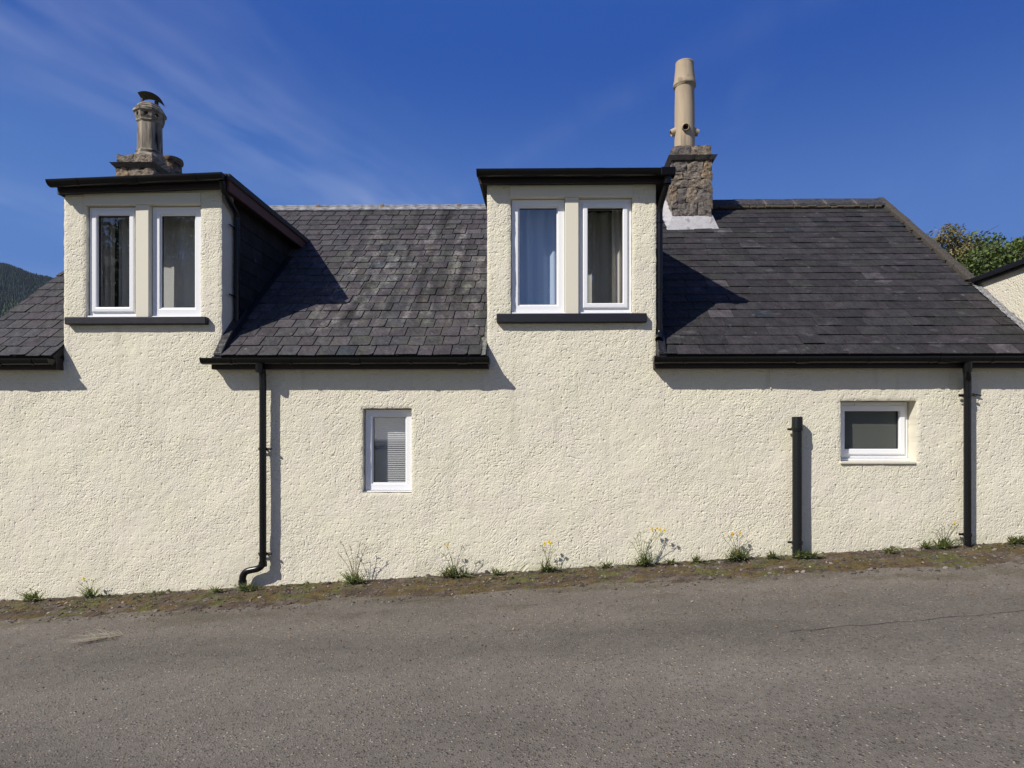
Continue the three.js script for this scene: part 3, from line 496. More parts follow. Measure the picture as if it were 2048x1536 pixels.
gutter(-5.222, -3.385, 4.325, 0.142, { tilt: 0.033, joints: [-4.35], right: true });
gutter(-0.752, 1.265, 4.368, 0.142, { tilt: -0.002, joints: [0.5] });
// smooth painted margins between and above the dormer lights
for (const [d, o, m0, m1] of [[dormerA, openings[0], -4.410, -4.268], [dormerB, openings[1], 0.158, 0.302]]) {
  mesh('lintel', box(o.x0 - 0.005, o.x1 + 0.005, o.y1, o.y1 + 0.125, -0.2, 0.010, 0.006), M.smoothCream, d);
  mesh('mullion', box(m0, m1, o.y0, o.y1 - 0.001, -0.2, 0.004, 0.008), M.smoothCream, d);
}
// black painted sills
for (const [x0, x1, y0, y1] of [[-5.135, -3.625, 2.822, 2.902], [-0.560, 1.008, 2.826, 2.922]]) { const s = mesh('sill', box(x0, x1, y0, y1, -0.12, 0.062, 0.010), M.sill, cottage); s.userData.label = 'black painted stone sill'; }

// ---- windows
const ring = (x0, x1, y0, y1, w, z0, z1, bev = 0.006, wb = w) => {
  const s = new THREE.Shape([[x0 + bev, y0 + bev], [x1 - bev, y0 + bev], [x1 - bev, y1 - bev], [x0 + bev, y1 - bev]].map((p) => new THREE.Vector2(...p)));
  s.holes.push(new THREE.Path([[x0 + w - bev, y0 + wb - bev], [x0 + w - bev, y1 - w + bev], [x1 - w + bev, y1 - w + bev], [x1 - w + bev, y0 + wb - bev]].map((p) => new THREE.Vector2(...p))));
  const g = new THREE.ExtrudeGeometry(s, { depth: z1 - z0 - 2 * bev, bevelEnabled: true, bevelSize: bev, bevelThickness: bev, bevelSegments: 2 }); g.translate(0, 0, z0 + bev); return g;
};
function windowUnit(label, x0, x1, y0, y1, z, { sash = false, subsill = 0.03, frame = 0.062, vent = false, glass = M.glass, sw = 0.052 } = {}) {
  const w = part('window', cottage, label);
  mesh('frame', ring(x0, x1, y0 + subsill, y1, frame, z - 0.07, z, 0.006), M.upvc, w);
  if (subsill) mesh('window_sill', box(x0 - 0.004, x1 + 0.004, y0, y0 + subsill - 0.004, z - 0.07, z + 0.030, 0.006), M.upvc, w);
  let px0 = x0 + frame, px1 = x1 - frame, py0 = y0 + subsill + frame, py1 = y1 - frame;
  if (sash) {
    const o = 0.024; mesh('sash', ring(px0 - o, px1 + o, py0 - o, py1 + o, sw, z - 0.02, z + 0.020, 0.010), M.upvc, w);
    px0 += sw - o; px1 -= sw - o; py0 += sw - o; py1 -= sw - o;
  } else mesh('glazing_bead', ring(px0 - 0.002, px1 + 0.002, py0 - 0.002, py1 + 0.002, 0.016, z - 0.05, z - 0.014, 0.006), M.upvc, w), px0 += 0.012, px1 -= 0.012, py0 += 0.012, py1 -= 0.012;
  mesh('gasket', ring(px0 - 0.004, px1 + 0.004, py0 - 0.004, py1 + 0.004, 0.009, z - 0.046, z - 0.022, 0.001), M.gasket, w);
  const p = new THREE.PlaneGeometry(px1 - px0 + 0.006, py1 - py0 + 0.006); p.translate((px0 + px1) / 2, (py0 + py1) / 2, z - 0.036); mesh('pane', p, glass, w);
  if (vent) mesh('trickle_vent', box((x0 + x1) / 2 - 0.18, (x0 + x1) / 2 + 0.18, y1 - 0.040, y1 - 0.018, z - 0.002, z + 0.012, 0.004), M.upvc, w);
  return { px0, px1, py0, py1, z: z - 0.036 };
}
windowUnit('white opening casement left of the dormer mullion', -4.945, -4.413, 2.903, 4.098, -0.050, { sash: true });
windowUnit('white fixed light right of the dormer mullion', -4.262, -3.720, 2.903, 4.098, -0.050, { frame: 0.078, subsill: 0.025 });
windowUnit('white fixed light with a drawn curtain behind', -0.410, 0.155, 2.923, 4.150, -0.050, { frame: 0.072, subsill: 0.03 });
windowUnit('white opening casement beside the drawn curtain', 0.305, 0.862, 2.923, 4.150, -0.050, { sash: true, frame: 0.066 });
windowUnit('small upright white window with a venetian blind', -1.975, -1.466, 1.046, 1.926, -0.07, { frame: 0.068, subsill: 0.018 });
windowUnit('small wide white window with obscured glass', 3.042, 3.815, 1.378, 2.006, -0.155, { sash: true, frame: 0.062, vent: true, subsill: 0.03, glass: M.obscured, sw: 0.06 });
{ const s = mesh('sill', box(3.026, 3.800, 1.352, 1.377, -0.2, 0.022, 0.005), M.smoothCream, cottage); s.userData.label = 'thin cream sill'; }

mesh('added_bounce_reveal', merge([box(3.84, 3.90, 1.3, 2.1, -0.62, -0.252)]), M.upvc, cottage);  // white face added inside to bounce sun onto the obscured glass
mesh('render_seam', box(2.300, 2.309, 2.13, 2.34, -0.01, 0.020, 0.003), M.smoothCream, cottage);
// ---- curtains and blind behind the glass
function curtain(label, x0, x1, y0, y1, z, folds, amp, color, seed, gather = 0, trans = 0.35) {
  const R = rng(seed), ph = R() * 6, nx = 90, ny = 24, P = [], U = [], I = [];
  for (let j = 0; j <= ny; j++) for (let i = 0; i <= nx; i++) {
    const u = i / nx, v = j / ny, k = 1 - gather * (1 - v), a = u * folds * 6.2832 + ph + 0.8 * noise(u * 6 + seed, 2), zz = amp * (Math.sin(a) + 0.4 * Math.sin(a * 1.7 + 1 + v)) * (0.7 + 0.5 * noise(u * 3 + seed, v * 1.5));
    P.push(mixn(x0, x1, u * k + (1 - k) * 0.5), mixn(y0, y1, v), z + zz); U.push(u, v);
  }
  for (let j = 0; j < ny; j++) for (let i = 0; i < nx; i++) { const a = j * (nx + 1) + i; I.push(a, a + 1, a + nx + 1, a + 1, a + nx + 2, a + nx + 1); }
  const g = new THREE.BufferGeometry(); g.setAttribute('position', new THREE.Float32BufferAttribute(P, 3)); g.setAttribute('uv', new THREE.Float32BufferAttribute(U, 2)); g.setIndex(I); g.computeVertexNormals();
  const o = mesh('curtain', g, new THREE.MeshPhysicalMaterial({ color, roughness: 1, transmission: trans, thickness: 0, side: THREE.DoubleSide }), scene);
  return tag(o, label, 'curtain', 'curtains behind the dormer lights');
}
curtain('pale curtain strip at the edge of the casement with the hill reflection', -5.02, -4.90, 2.75, 4.16, -0.36, 2, 0.022, lin(0.74, 0.70, 0.62), 2);
curtain('narrow grey curtain fold in the middle of the casement with the hill reflection', -4.86, -4.70, 2.75, 4.16, -0.38, 1.5, 0.02, lin(0.70, 0.70, 0.66), 3);
curtain('plain grey curtain hanging behind the mullion of the tilted-roof dormer', -4.64, -3.50, 2.75, 4.16, -0.36, 3, 0.022, lin(0.78, 0.80, 0.79), 4);
curtain('curtain tinted blue for the sky reflection, drawn across the fixed light beside its twin casement', -0.52, 0.24, 2.75, 4.16, -0.33, 5, 0.030, lin(0.60, 0.74, 0.94), 6);  // blue of the sky mirrored in the pane is put into the cloth
curtain('white curtain gathered at the side of the casement beside the chimney', 0.68, 0.98, 2.75, 4.16, -0.33, 4, 0.030, lin(0.80, 0.78, 0.74), 8);
curtain('grey net curtain across the casement beside the chimney', 0.20, 0.76, 2.75, 4.16, -0.47, 4, 0.025, lin(0.62, 0.62, 0.58), 9);
{
  const b = thing('venetian_blind', 'grey venetian blind closed behind the small upright window', 'blind', [-1.72, 1.02, -0.20]);
  const sl = new RoundedBoxGeometry(0.50, 0.0022, 0.026, 1, 0.001), m = mat({ color: lin(0.42, 0.43, 0.45), roughness: 0.5 });
  for (let k = 0; k < 44; k++) { const s = mesh('slat', sl, m, b); s.position.y = 0.03 + k * 0.0205; s.rotation.x = 0.95; }
  mesh('head_rail', box(-0.25, 0.25, 0.925, 0.955, -0.02, 0.02, 0.004), m, b);
  for (const x of [-0.17, 0.17]) mesh('ladder_cord', new THREE.CylinderGeometry(0.0016, 0.0016, 0.90, 6).translate(x, 0.475, 0.016), m, b);
}

// ---- rainwater and soil pipes
const gy = (x, z) => groundY(x, z);
function clip(parent, x, y, z, r, spur = 0.0, m = M.pipe) {
  const c = new THREE.CylinderGeometry(r + 0.006, r + 0.006, 0.032, 18).translate(x, y, z), ears = box(x - r - 0.03, x + r + 0.03, y - 0.011, y + 0.011, z - r - 0.006, z - r + 0.006, 0.002), bolt = box(x - 0.008, x + 0.008, y - 0.008, y + 0.008, 0.0, z - r * 0.5);
  const list = [c, ears, bolt]; if (spur) list.push(new THREE.CylinderGeometry(0.008, 0.008, spur, 8).rotateZ(Math.PI / 2).translate(x + r + spur / 2, y, z - 0.01), new THREE.SphereGeometry(0.013, 8, 6).translate(x + r + spur, y, z - 0.01));
  mesh('pipe_clip', merge(list), m, parent);
}
{
  const p = part('downpipe', cottage, 'black downpipe with a kicked foot'), x = -3.008, z = 0.084, f = -3.222;
  mesh('pipe', tube([[x, 2.40, GZ - 0.01], [x, 2.33, z + 0.01], [x, 2.2, z], [x, 0.262, z], [f, 0.218, z], [f, gy(f, z) - 0.05, z]], 0.035, 140, 18), M.pipe, p);
  mesh('outlet', merge([new THREE.CylinderGeometry(0.046, 0.040, 0.11, 20).translate(x, 2.355, GZ - 0.008)]), M.gutter, p);
  for (const y of [1.506, 0.405]) clip(p, x, y, z, 0.034, 0.045);
  mesh('collar', merge([new THREE.CylinderGeometry(0.0415, 0.0415, 0.05, 18).translate(x, 0.30, z), new THREE.CylinderGeometry(0.0415, 0.0415, 0.05, 18).translate(f, 0.105, z)]), M.pipe, p);
}
{
  const p = part('downpipe', cottage, 'straight black downpipe beside the obscured window'), x = 4.292, z = 0.078, xt = 4.240;
  mesh('pipe', tube([[xt, 2.40, GZ - 0.01], [xt, 2.33, GZ - 0.02], [x, 2.24, z], [x, gy(x, z) - 0.02, z]], 0.036, 100, 18), M.pipe, p);
  mesh('outlet', new THREE.CylinderGeometry(0.048, 0.041, 0.12, 20).translate(xt, 2.35, GZ - 0.01), M.gutter, p);
  clip(p, x, 2.058, z, 0.036, 0.05); clip(p, x, gy(x, 0) + 0.17, z, 0.036); mesh('spur', merge([new THREE.CylinderGeometry(0.006, 0.006, 0.10, 8).rotateZ(Math.PI / 2 - 0.2).translate(x + 0.12, 2.07, 0.03), new THREE.CylinderGeometry(0.007, 0.007, 0.06, 8).rotateZ(Math.PI / 2).translate(x - 0.06, 2.065, z)]), M.pipe, p);
}
{
  const p = part('soil_pipe', cottage, 'wide black soil pipe ending below the eaves'), x = 2.545, z = 0.098, y1 = 1.838;
  const lathe = new THREE.LatheGeometry([[0.048, gy(x, z) - 0.05], [0.048, 1.70], [0.058, 1.705], [0.058, 1.735], [0.054, 1.74], [0.053, y1], [0.046, y1], [0.045, y1 - 0.25]].map((q) => new THREE.Vector2(...q)), 28); lathe.translate(x, 0, z);
  mesh('pipe', lathe, M.soil, p);
  clip(p, x, 1.712, z, 0.052, 0, M.soil); clip(p, x, 0.54, z, 0.048, 0, M.soil);
}
{
  const p = part('downpipe', cottage, 'black downpipe on the slate cheek of the tilted-roof dormer'), x = D1.r + 0.045, z = -0.235;
  mesh('pipe', tube([[-3.42, 4.30, 0.13], [-3.42, 4.20, 0.08], [x, 4.08, z], [x, roofYAt(z) + 0.05, z]], 0.030, 110, 16), M.pipe, p);
  for (const y of [3.92, 3.17]) { mesh('pipe_clip', merge([new THREE.CylinderGeometry(0.036, 0.036, 0.03, 16).translate(x, y, z), new THREE.CylinderGeometry(0.008, 0.008, 0.16, 8).rotateX(Math.PI / 2).translate(x - 0.01, y, z + 0.06)]), M.pipe, p); }
}
{
  const p = part('downpipe', cottage, 'black downpipe at the corner of the dormer beside the chimney'), x = D2.r + 0.045, z = -0.03;
  mesh('pipe', tube([[1.205, 4.345, 0.14], [1.205, 4.24, 0.12], [x, 4.05, z], [x, roofYAt(z) + 0.12, z], [x - 0.02, roofYAt(z) + 0.02, z + 0.03]], 0.030, 110, 16), M.pipe, p);
  mesh('hopper', merge([new THREE.CylinderGeometry(0.05, 0.04, 0.12, 16).translate(1.205, 4.29, 0.135), box(1.13, 1.28, 4.30, 4.385, 0.08, 0.2, 0.01)]), M.gutter, p);
  for (const y of [3.9, 3.2]) mesh('pipe_clip', new THREE.CylinderGeometry(0.036, 0.036, 0.03, 16).translate(x, y, z), M.pipe, p);
  mesh('shoe', tube([[x, roofYAt(z) + 0.2, z], [x, roofYAt(z) + 0.09, z], [x - 0.03, roofYAt(z) + 0.02, 0.07]], 0.037, 30, 14), M.pipe, p);
}

// ---- chimneys
function stoneGeo(w, h, d, seed, rough = 0.014, skew = 0) {
  const g = new THREE.BoxGeometry(w, h, d, 7, 6, 2), p = g.attributes.position, uv = g.attributes.uv, r = rng(Math.floor(seed * 97)), k4 = [0, 0, 0, 0].map(() => [(r() - 0.5) * 2 * skew, (r() - 0.5) * 1.6 * skew]), ou = r(), ov = r();
  for (let k = 0; k < p.count; k++) {
    const x = p.getX(k), y = p.getY(k), z = p.getZ(k), u = x / w + 0.5, v = y / h + 0.5, ex = Math.abs(x) / (w / 2), ey = Math.abs(y) / (h / 2), c = Math.pow(Math.max(ex, ey), 10), n = noise(x * 15 + seed, y * 15 + z * 9), m = noise(x * 15 - seed, y * 15 + 40 + z * 9), f = noise(x * 40 + seed, y * 40);
    const sx = mixn(mixn(k4[0][0], k4[1][0], u), mixn(k4[2][0], k4[3][0], u), v), sy = mixn(mixn(k4[0][1], k4[1][1], u), mixn(k4[2][1], k4[3][1], u), v);
    p.setXYZ(k, x + sx + rough * 0.8 * m * ex, y + sy + rough * 0.8 * n * ey, z + (Math.abs(z) > d / 4 ? Math.sign(z) * (rough * 1.1 * n + rough * 0.4 * f - 0.007 * c) : 0)); uv.setXY(k, ou + x * 1.6, ov + y * 1.6 + z);
  }
  g.computeVertexNormals(); return g;
}
function chimney(label, x0, x1, yb, y1, yc, z0, z1, seed) {
  const c = part('chimney', cottage, label), R = rng(seed);
  mesh('core', box(x0 + 0.018, x1 - 0.018, yb, y1 - 0.015, z1 + 0.018, z0 - 0.018), M.mortar, c);
  const face = (len, place) => {                       // rubble in rough courses on one face
    let y = yb;
    while (y < yc - 0.04) {
      let h = 0.10 + 0.22 * R(); if (yc - (y + h) < 0.09) h = yc - y; let a = 0;
      while (a < len - 0.01) { let w = 0.16 + 0.36 * R() * R(); if (len - (a + w) < 0.12) w = len - a; const g = stoneGeo(w - 0.002, h - 0.002, 0.07, R() * 50, 0.026, 0.022); place(g, a + w / 2, y + h / 2); mesh('stone', g, M.stones[Math.floor(R() * 5)], c); a += w; }
      y += h;
    }
  };
  face(x1 - x0, (g, a, y) => g.translate(x0 + a, y, z0 - 0.03));
  face(z0 - z1, (g, a, y) => { g.rotateY(Math.PI / 2); g.translate(x1 - 0.03, y, z0 - a); });
  face(z0 - z1, (g, a, y) => { g.rotateY(-Math.PI / 2); g.translate(x0 + 0.03, y, z0 - a); });
  // drip course and the blocks of the cap
  const dr = new THREE.BoxGeometry(x1 - x0 + 0.13, 0.055, z0 - z1 + 0.13, 16, 1, 16), p = dr.attributes.position;
  for (let k = 0; k < p.count; k++) { const top = p.getY(k) > 0; p.setXYZ(k, p.getX(k) * (top ? 1 : 0.87), p.getY(k) + (top ? 0 : 0) + 0.010 * noise(p.getX(k) * 13 + seed, p.getZ(k) * 13), p.getZ(k) * (top ? 1 : 0.90)); }
  dr.computeVertexNormals(); dr.translate((x0 + x1) / 2, yc + 0.028, (z0 + z1) / 2); mesh('drip_course', dr, M.stones[3], c);
  let a = x0; const hb = y1 - yc - 0.055; while (a < x1 - 0.02) { let w = 0.18 + 0.14 * R(); if (x1 - (a + w) < 0.1) w = x1 - a; for (const [za, zb2] of [[z0, (z0 + z1) / 2], [(z0 + z1) / 2, z1]]) { const g = stoneGeo(w - 0.012, hb, za - zb2 - 0.01, R() * 40, 0.022); g.translate(a + w / 2, yc + 0.055 + hb / 2, (za + zb2) / 2); mesh('cap_stone', g, M.stones[Math.floor(R() * 4)], c); } a += w; }
  return c;
}
const chA = chimney('rubble chimney carrying an eight-sided pot and a short pot', -6.53, -5.985, 4.4, 5.90, 5.70, -2.75, -3.72, 31);
const chB = chimney('rubble chimney with a white cement haunch and one tall pot', 1.768, 2.334, 4.45, 5.846, 5.632, -2.50, -3.14, 12);
{
  const v = [[1.755, 4.815, -2.485], [2.345, 4.815, -2.485], [1.63, 4.50, -2.285], [2.415, 4.53, -2.325], [1.755, 5.24, -2.98], [2.345, 5.24, -2.98], [1.63, 5.10, -2.98], [2.42, 5.10, -2.98], [1.8, 4.5, -3.0], [2.3, 4.5, -3.0]].map((q) => new THREE.Vector3(...q));
  const g = new ConvexGeometry(v), n = g.attributes.position, uv = []; for (let k = 0; k < n.count; k++) uv.push(n.getX(k) * 1.5, n.getY(k) * 1.5); g.setAttribute('uv', new THREE.Float32BufferAttribute(uv, 2));
  mesh('cement_haunch', g, M.haunch, chB).userData.label = 'white cement haunch at the chimney foot';
  const solid = (pts, n) => new THREE.LatheGeometry(pts.map((q) => new THREE.Vector2(...q)), n), ev = new Evaluator();
  let pot = new Brush(solid([[0.118, 0.0], [0.150, 0], [0.150, 0.12], [0.147, 0.7], [0.140, 1.02], [0.165, 1.03], [0.170, 1.055], [0.162, 1.10], [0.155, 1.13], [0.132, 1.36], [0.139, 1.372], [0.136, 1.385], [0.112, 1.385], [0.112, 0.9], [0.118, 0.0]], 40));
  const bore = new Brush(new THREE.CylinderGeometry(0.040, 0.040, 0.2, 18)); bore.geometry.rotateX(Math.PI / 2); bore.geometry.rotateX(0.35); bore.geometry.rotateY(-0.12); bore.geometry.translate(-0.018, 0.35, 0.14); pot.updateMatrixWorld(); bore.updateMatrixWorld();
  pot = ev.evaluate(pot, bore, SUBTRACTION).geometry; pot.clearGroups(); pot.translate(2.012, 5.845, -2.84);
  const po = mesh('chimney_pot', pot, M.potBuff, chB); po.userData.label = 'tall buff round pot with side vents';
  const horn = (ang, r0, r1, len) => { const h = new THREE.LatheGeometry([[r0, 0], [r1, len], [r1 - 0.011, len], [r1 - 0.011, 0.0]].map((q) => new THREE.Vector2(...q)), 18); h.rotateX(Math.PI / 2); h.rotateX(0.35); h.rotateY(ang); h.translate(2.012 + Math.sin(ang) * 0.125, 6.215, -2.84 + Math.cos(ang) * 0.125); return h; };
  for (const a of [-0.12, Math.PI / 2, -Math.PI / 2]) mesh('vent_horn', horn(a, 0.062, 0.05, 0.085), M.potBuff, chB);
  mesh('flaunching', new THREE.CylinderGeometry(0.17, 0.25, 0.05, 24).translate(2.012, 5.855, -2.84), M.mortar, chB);
}
{
  // eight-sided pot with a ring of holes and a broken curved tile on top
  const oct = (pts) => { const g = new THREE.LatheGeometry(pts.map((q) => new THREE.Vector2(...q)), 8); g.rotateY(Math.PI / 8 + 0.28); return g; };
  const X = -6.205, Y = 5.90, Z = -3.05; let g = oct([[0.13, 0], [0.225, 0], [0.225, 0.05], [0.20, 0.09], [0.19, 0.10], [0.195, 0.14], [0.175, 0.16], [0.168, 0.58], [0.185, 0.60], [0.185, 0.62], [0.20, 0.66], [0.205, 0.72], [0.228, 0.74], [0.228, 0.775], [0.20, 0.80], [0.205, 0.815], [0.175, 0.84], [0.17, 0.86], [0.145, 0.88], [0.13, 0.86], [0.13, 0]]);
  { const ev = new Evaluator(); let b = new Brush(g); b.updateMatrixWorld(); for (let k = 0; k < 4; k++) { const c = new Brush(new THREE.CylinderGeometry(0.030, 0.030, 0.6, 14)); c.geometry.rotateX(Math.PI / 2); c.geometry.rotateY(k * Math.PI / 4 + 0.28); c.geometry.translate(0, 0.688, 0); c.updateMatrixWorld(); b = ev.evaluate(b, c, SUBTRACTION); b.updateMatrixWorld(); } g = b.geometry.clone(); g.clearGroups(); g = g.index ? g.toNonIndexed() : g; g.computeVertexNormals(); g.translate(X, Y, Z); }
  const pm = mesh('chimney_pot', g, M.potGrey, chA); pm.userData.label = 'weathered eight-sided pot';
  const cowl = new THREE.CylinderGeometry(0.19, 0.19, 0.24, 20, 1, true, -1.0, 2.0); cowl.scale(1.05, 1.15, 0.8); const c2 = cowl.clone(); c2.scale(0.93, 1, 0.93); const cm = merge([cowl, c2]); cm.rotateX(-Math.PI / 2); cm.rotateY(0.35); cm.rotateZ(-0.22); cm.translate(X + 0.015, Y + 0.885, Z); mesh('cowl', cm, gritty(0.25, 0.21, 0.17), chA);
  mesh('cowl_leg', merge([box(-0.015, 0.015, 0, 0.10, -0.015, 0.015).translate(X - 0.07, Y + 0.86, Z + 0.08), box(-0.02, 0.02, 0, 0.10, -0.02, 0.02).translate(X + 0.09, Y + 0.86, Z - 0.02)]), M.mortar, chA);
  const short = new THREE.LatheGeometry([[0.155, 0], [0.150, 0.20], [0.172, 0.215], [0.178, 0.245], [0.168, 0.285], [0.150, 0.29], [0.135, 0.28], [0.13, 0.1]].map((q) => new THREE.Vector2(...q)), 32); short.translate(-6.16, 5.88, -3.53); mesh('chimney_pot', short, gritty(0.27, 0.185, 0.125), chA).userData.label = 'short brown clay pot';
  mesh('flaunching', new THREE.CylinderGeometry(0.19, 0.26, 0.05, 24).translate(-6.16, 5.91, -3.53), M.mortar, chA);
}

// ================================================================== WING at the far end
{
  const w = thing('house_wing', 'cream rendered flat-roofed wing adjoining the slate roof', 'house', [X_R + 0.03, 0, 0]);
  const g = box(0, 4.2, -0.5, 3.46, -4.6, 0.0), uv = g.attributes.uv, p = g.attributes.position, n = g.attributes.normal; for (let k = 0; k < uv.count; k++) uv.setXY(k, (Math.abs(n.getX(k)) > 0.5 ? -p.getZ(k) + 1 : p.getX(k) + 2) / WW, (p.getY(k) + 0.8) / WH);
  mesh('wall', g, M.cast, w);
  mesh('roof', box(-0.07, 4.3, 3.475, 3.53, -4.7, 0.10, 0.008), M.darkLead, w);
  mesh('fascia', merge([box(-0.045, -0.02, 3.445, 3.474, -4.66, 0.06), box(-0.02, 4.25, 3.445, 3.474, 0.03, 0.055)]), M.gutter, w);
  // lead stepped up the wall over the slates
  for (let k = 0; k < 7; k++) {
    const s0 = 0.02 + k * 0.215, s1 = s0 + 0.245, R = rng(70 + k), P = [], I = [], U = [], K = 8;
    for (let i = 0; i <= K; i++) { const s = mixn(s0, s1, i / K), a = onRoof(0, s, 0.03 + 0.004 * R()); const up = 0.050 + 0.03 * noise(s * 11, 3) + 0.014 * R(); P.push(-0.050 - 0.015 * R(), a[1] - 0.0, a[2], -0.018, a[1] + 0.012, a[2], -0.010, a[1] + up, a[2] - 0.02); U.push(0, s * 2, 0.2, s * 2, 0.4, s * 2); }
    for (let i = 0; i < K; i++) for (let q = 0; q < 2; q++) { const a = i * 3 + q; I.push(a, a + 1, a + 3, a + 1, a + 4, a + 3); }
    const f = new THREE.BufferGeometry(); f.setAttribute('position', new THREE.Float32BufferAttribute(P, 3)); f.setAttribute('uv', new THREE.Float32BufferAttribute(U, 2)); f.setIndex(I); f.computeVertexNormals(); mesh('lead_flashing', f, M.lead, w);
  }
}

// ================================================================== TREES
function leafCloud(count, seed, fill, size, tones) {       // leaf faces spread by fill(R) -> [x, y, z] or null
  const R = rng(seed), P = [], N = [], C = [];
  for (let k = 0; k < count; k++) {
    const p = fill(R); if (!p) continue; const [x, y, z, tone = 1] = p, a = R() * 6.28, b = Math.acos(2 * R() - 1), s = size * (0.6 + 0.8 * R());
    const n = new THREE.Vector3(Math.sin(b) * Math.cos(a), Math.abs(Math.cos(b)) * 0.8 + 0.2, Math.sin(b) * Math.sin(a)).normalize(), t = new THREE.Vector3(0, 1, 0).cross(n).normalize(), q = n.clone().cross(t); if (t.lengthSq() < 0.1) t.set(1, 0, 0);
    const rot = R() * 6.28, tx = t.clone().multiplyScalar(Math.cos(rot)).addScaledVector(q, Math.sin(rot)).multiplyScalar(s), ty = n.clone().cross(tx).multiplyScalar(0.55);
    const v = [[-1, 0], [0, -1], [1, 0], [0, 1]].map(([i, j]) => [x + tx.x * i + ty.x * j, y + tx.y * i + ty.y * j + (i ? -0.2 * s : 0), z + tx.z * i + ty.z * j]);
    const c = tones[Math.floor(R() * tones.length)], l = (0.75 + 0.5 * R()) * tone;
    for (const i of [0, 1, 2, 0, 2, 3]) { P.push(...v[i]); N.push(n.x, n.y, n.z); C.push(c[0] * l, c[1] * l, c[2] * l); }
  }
  const g = new THREE.BufferGeometry(); g.setAttribute('position', new THREE.Float32BufferAttribute(P, 3)); g.setAttribute('normal', new THREE.Float32BufferAttribute(N, 3)); g.setAttribute('color', new THREE.Float32BufferAttribute(C, 3)); return g;
}
M.leaf = new THREE.MeshPhysicalMaterial({ vertexColors: true, roughness: 0.75, transmission: 0.25, thickness: 0, side: THREE.DoubleSide });
M.bark = gritty(0.13, 0.095, 0.07);
function limb(points, r0, r1) { const c = new THREE.CatmullRomCurve3(points.map((q) => new THREE.Vector3(...q))), g = new THREE.TubeGeometry(c, points.length * 5, 1, 7, false), p = g.attributes.position, seg = points.length * 5; for (let i = 0; i <= seg; i++) { const o = c.getPointAt(i / seg), r = mixn(r0, r1, i / seg); for (let j = 0; j <= 7; j++) { const k = i * 8 + j; p.setXYZ(k, o.x + (p.getX(k) - o.x) * r, o.y + (p.getY(k) - o.y) * r, o.z + (p.getZ(k) - o.z) * r); } } g.computeVertexNormals(); return g; }
function tree(label, [bx, bz], height, crown, leaves, size, tones, seed, { clumps = 26, airy = 0, lean = 0, trunkR = 0.16, group } = {}) {
  // crown: [rx, ry, rz, centre height]
  const y0 = groundY(bx, bz) - 0.1, t = thing('tree', label, 'tree', [bx, y0, bz], group), R = rng(seed), [rx, ry, rz, cy] = crown, cl = [], wood = [];
  for (let k = 0; k < clumps; k++) { let p; do { p = [2 * R() - 1, 2 * R() - 1, 2 * R() - 1]; } while (Math.hypot(...p) > 1 || Math.hypot(...p) < 0.35); cl.push([p[0] * rx + lean, cy + p[1] * ry, p[2] * rz, (0.20 + 0.22 * R()) * Math.min(rx, ry)]); }
  wood.push(limb([[0, 0, 0], [0.1 * R(), cy * 0.45, 0.1], [lean * 0.6, cy * 0.85, 0], [lean, cy + ry * 0.6, 0]], trunkR, trunkR * 0.25));
  for (const c of cl) { const f = 0.5 + 0.4 * R(), st = [lean * f, (cy + ry * 0.2) * f, 0]; wood.push(limb([st, [mixn(st[0], c[0], 0.5) + 0.2 * (R() - 0.5), mixn(st[1], c[1], 0.6), mixn(st[2], c[2], 0.5)], [c[0], c[1], c[2]]], trunkR * 0.38, 0.012)); for (let q = 0; q < 3; q++) wood.push(limb([[c[0], c[1] - 0.1, c[2]], [c[0] + (R() - 0.5) * c[3], c[1] + R() * c[3] * 0.5, c[2] + (R() - 0.5) * c[3]], [c[0] + (R() - 0.5) * 2.4 * c[3], c[1] + (R() - 0.2) * 1.6 * c[3], c[2] + (R() - 0.5) * 2.4 * c[3]]], 0.018, 0.006)); }
  mesh('trunk', merge(wood), M.bark, t);
  const fill = (r) => { const c = cl[Math.floor(r() * cl.length)], a = r() * 6.28, b = Math.acos(2 * r() - 1), d = c[3] * (airy ? Math.pow(r(), 0.6) * 1.35 : 0.45 + 0.75 * Math.pow(r(), 0.5)); return [c[0] + Math.sin(b) * Math.cos(a) * d * 1.15, c[1] + Math.cos(b) * d * (airy ? 1.0 : 0.75), c[2] + Math.sin(b) * Math.sin(a) * d * 1.15]; };
  mesh('crown', leafCloud(leaves, seed + 1, fill, size, tones), M.leaf, t); return t;
}
// behind the wing
tree('tall thin-leaved olive brown tree behind the wing', [17.5, -21.4], 12, [1.95, 1.2, 1.5, 7.95], 10000, 0.055, [[0.19, 0.175, 0.050], [0.24, 0.185, 0.065], [0.15, 0.165, 0.045], [0.22, 0.16, 0.075]], 41, { clumps: 40, airy: 1, trunkR: 0.17 });
tree('dense green tree between the slate roof and the wing', [19.2, -21.0], 10, [2.7, 2.2, 2.0, 6.45], 30000, 0.075, [[0.075, 0.115, 0.014], [0.055, 0.095, 0.012], [0.105, 0.145, 0.020]], 43, { clumps: 46, trunkR: 0.2 });
tree('spreading green tree rising above the wing roof', [22.0, -20.0], 11, [2.5, 2.3, 2.2, 6.8], 28000, 0.075, [[0.078, 0.115, 0.016], [0.058, 0.096, 0.013], [0.105, 0.14, 0.024]], 47, { clumps: 44, trunkR: 0.2 });
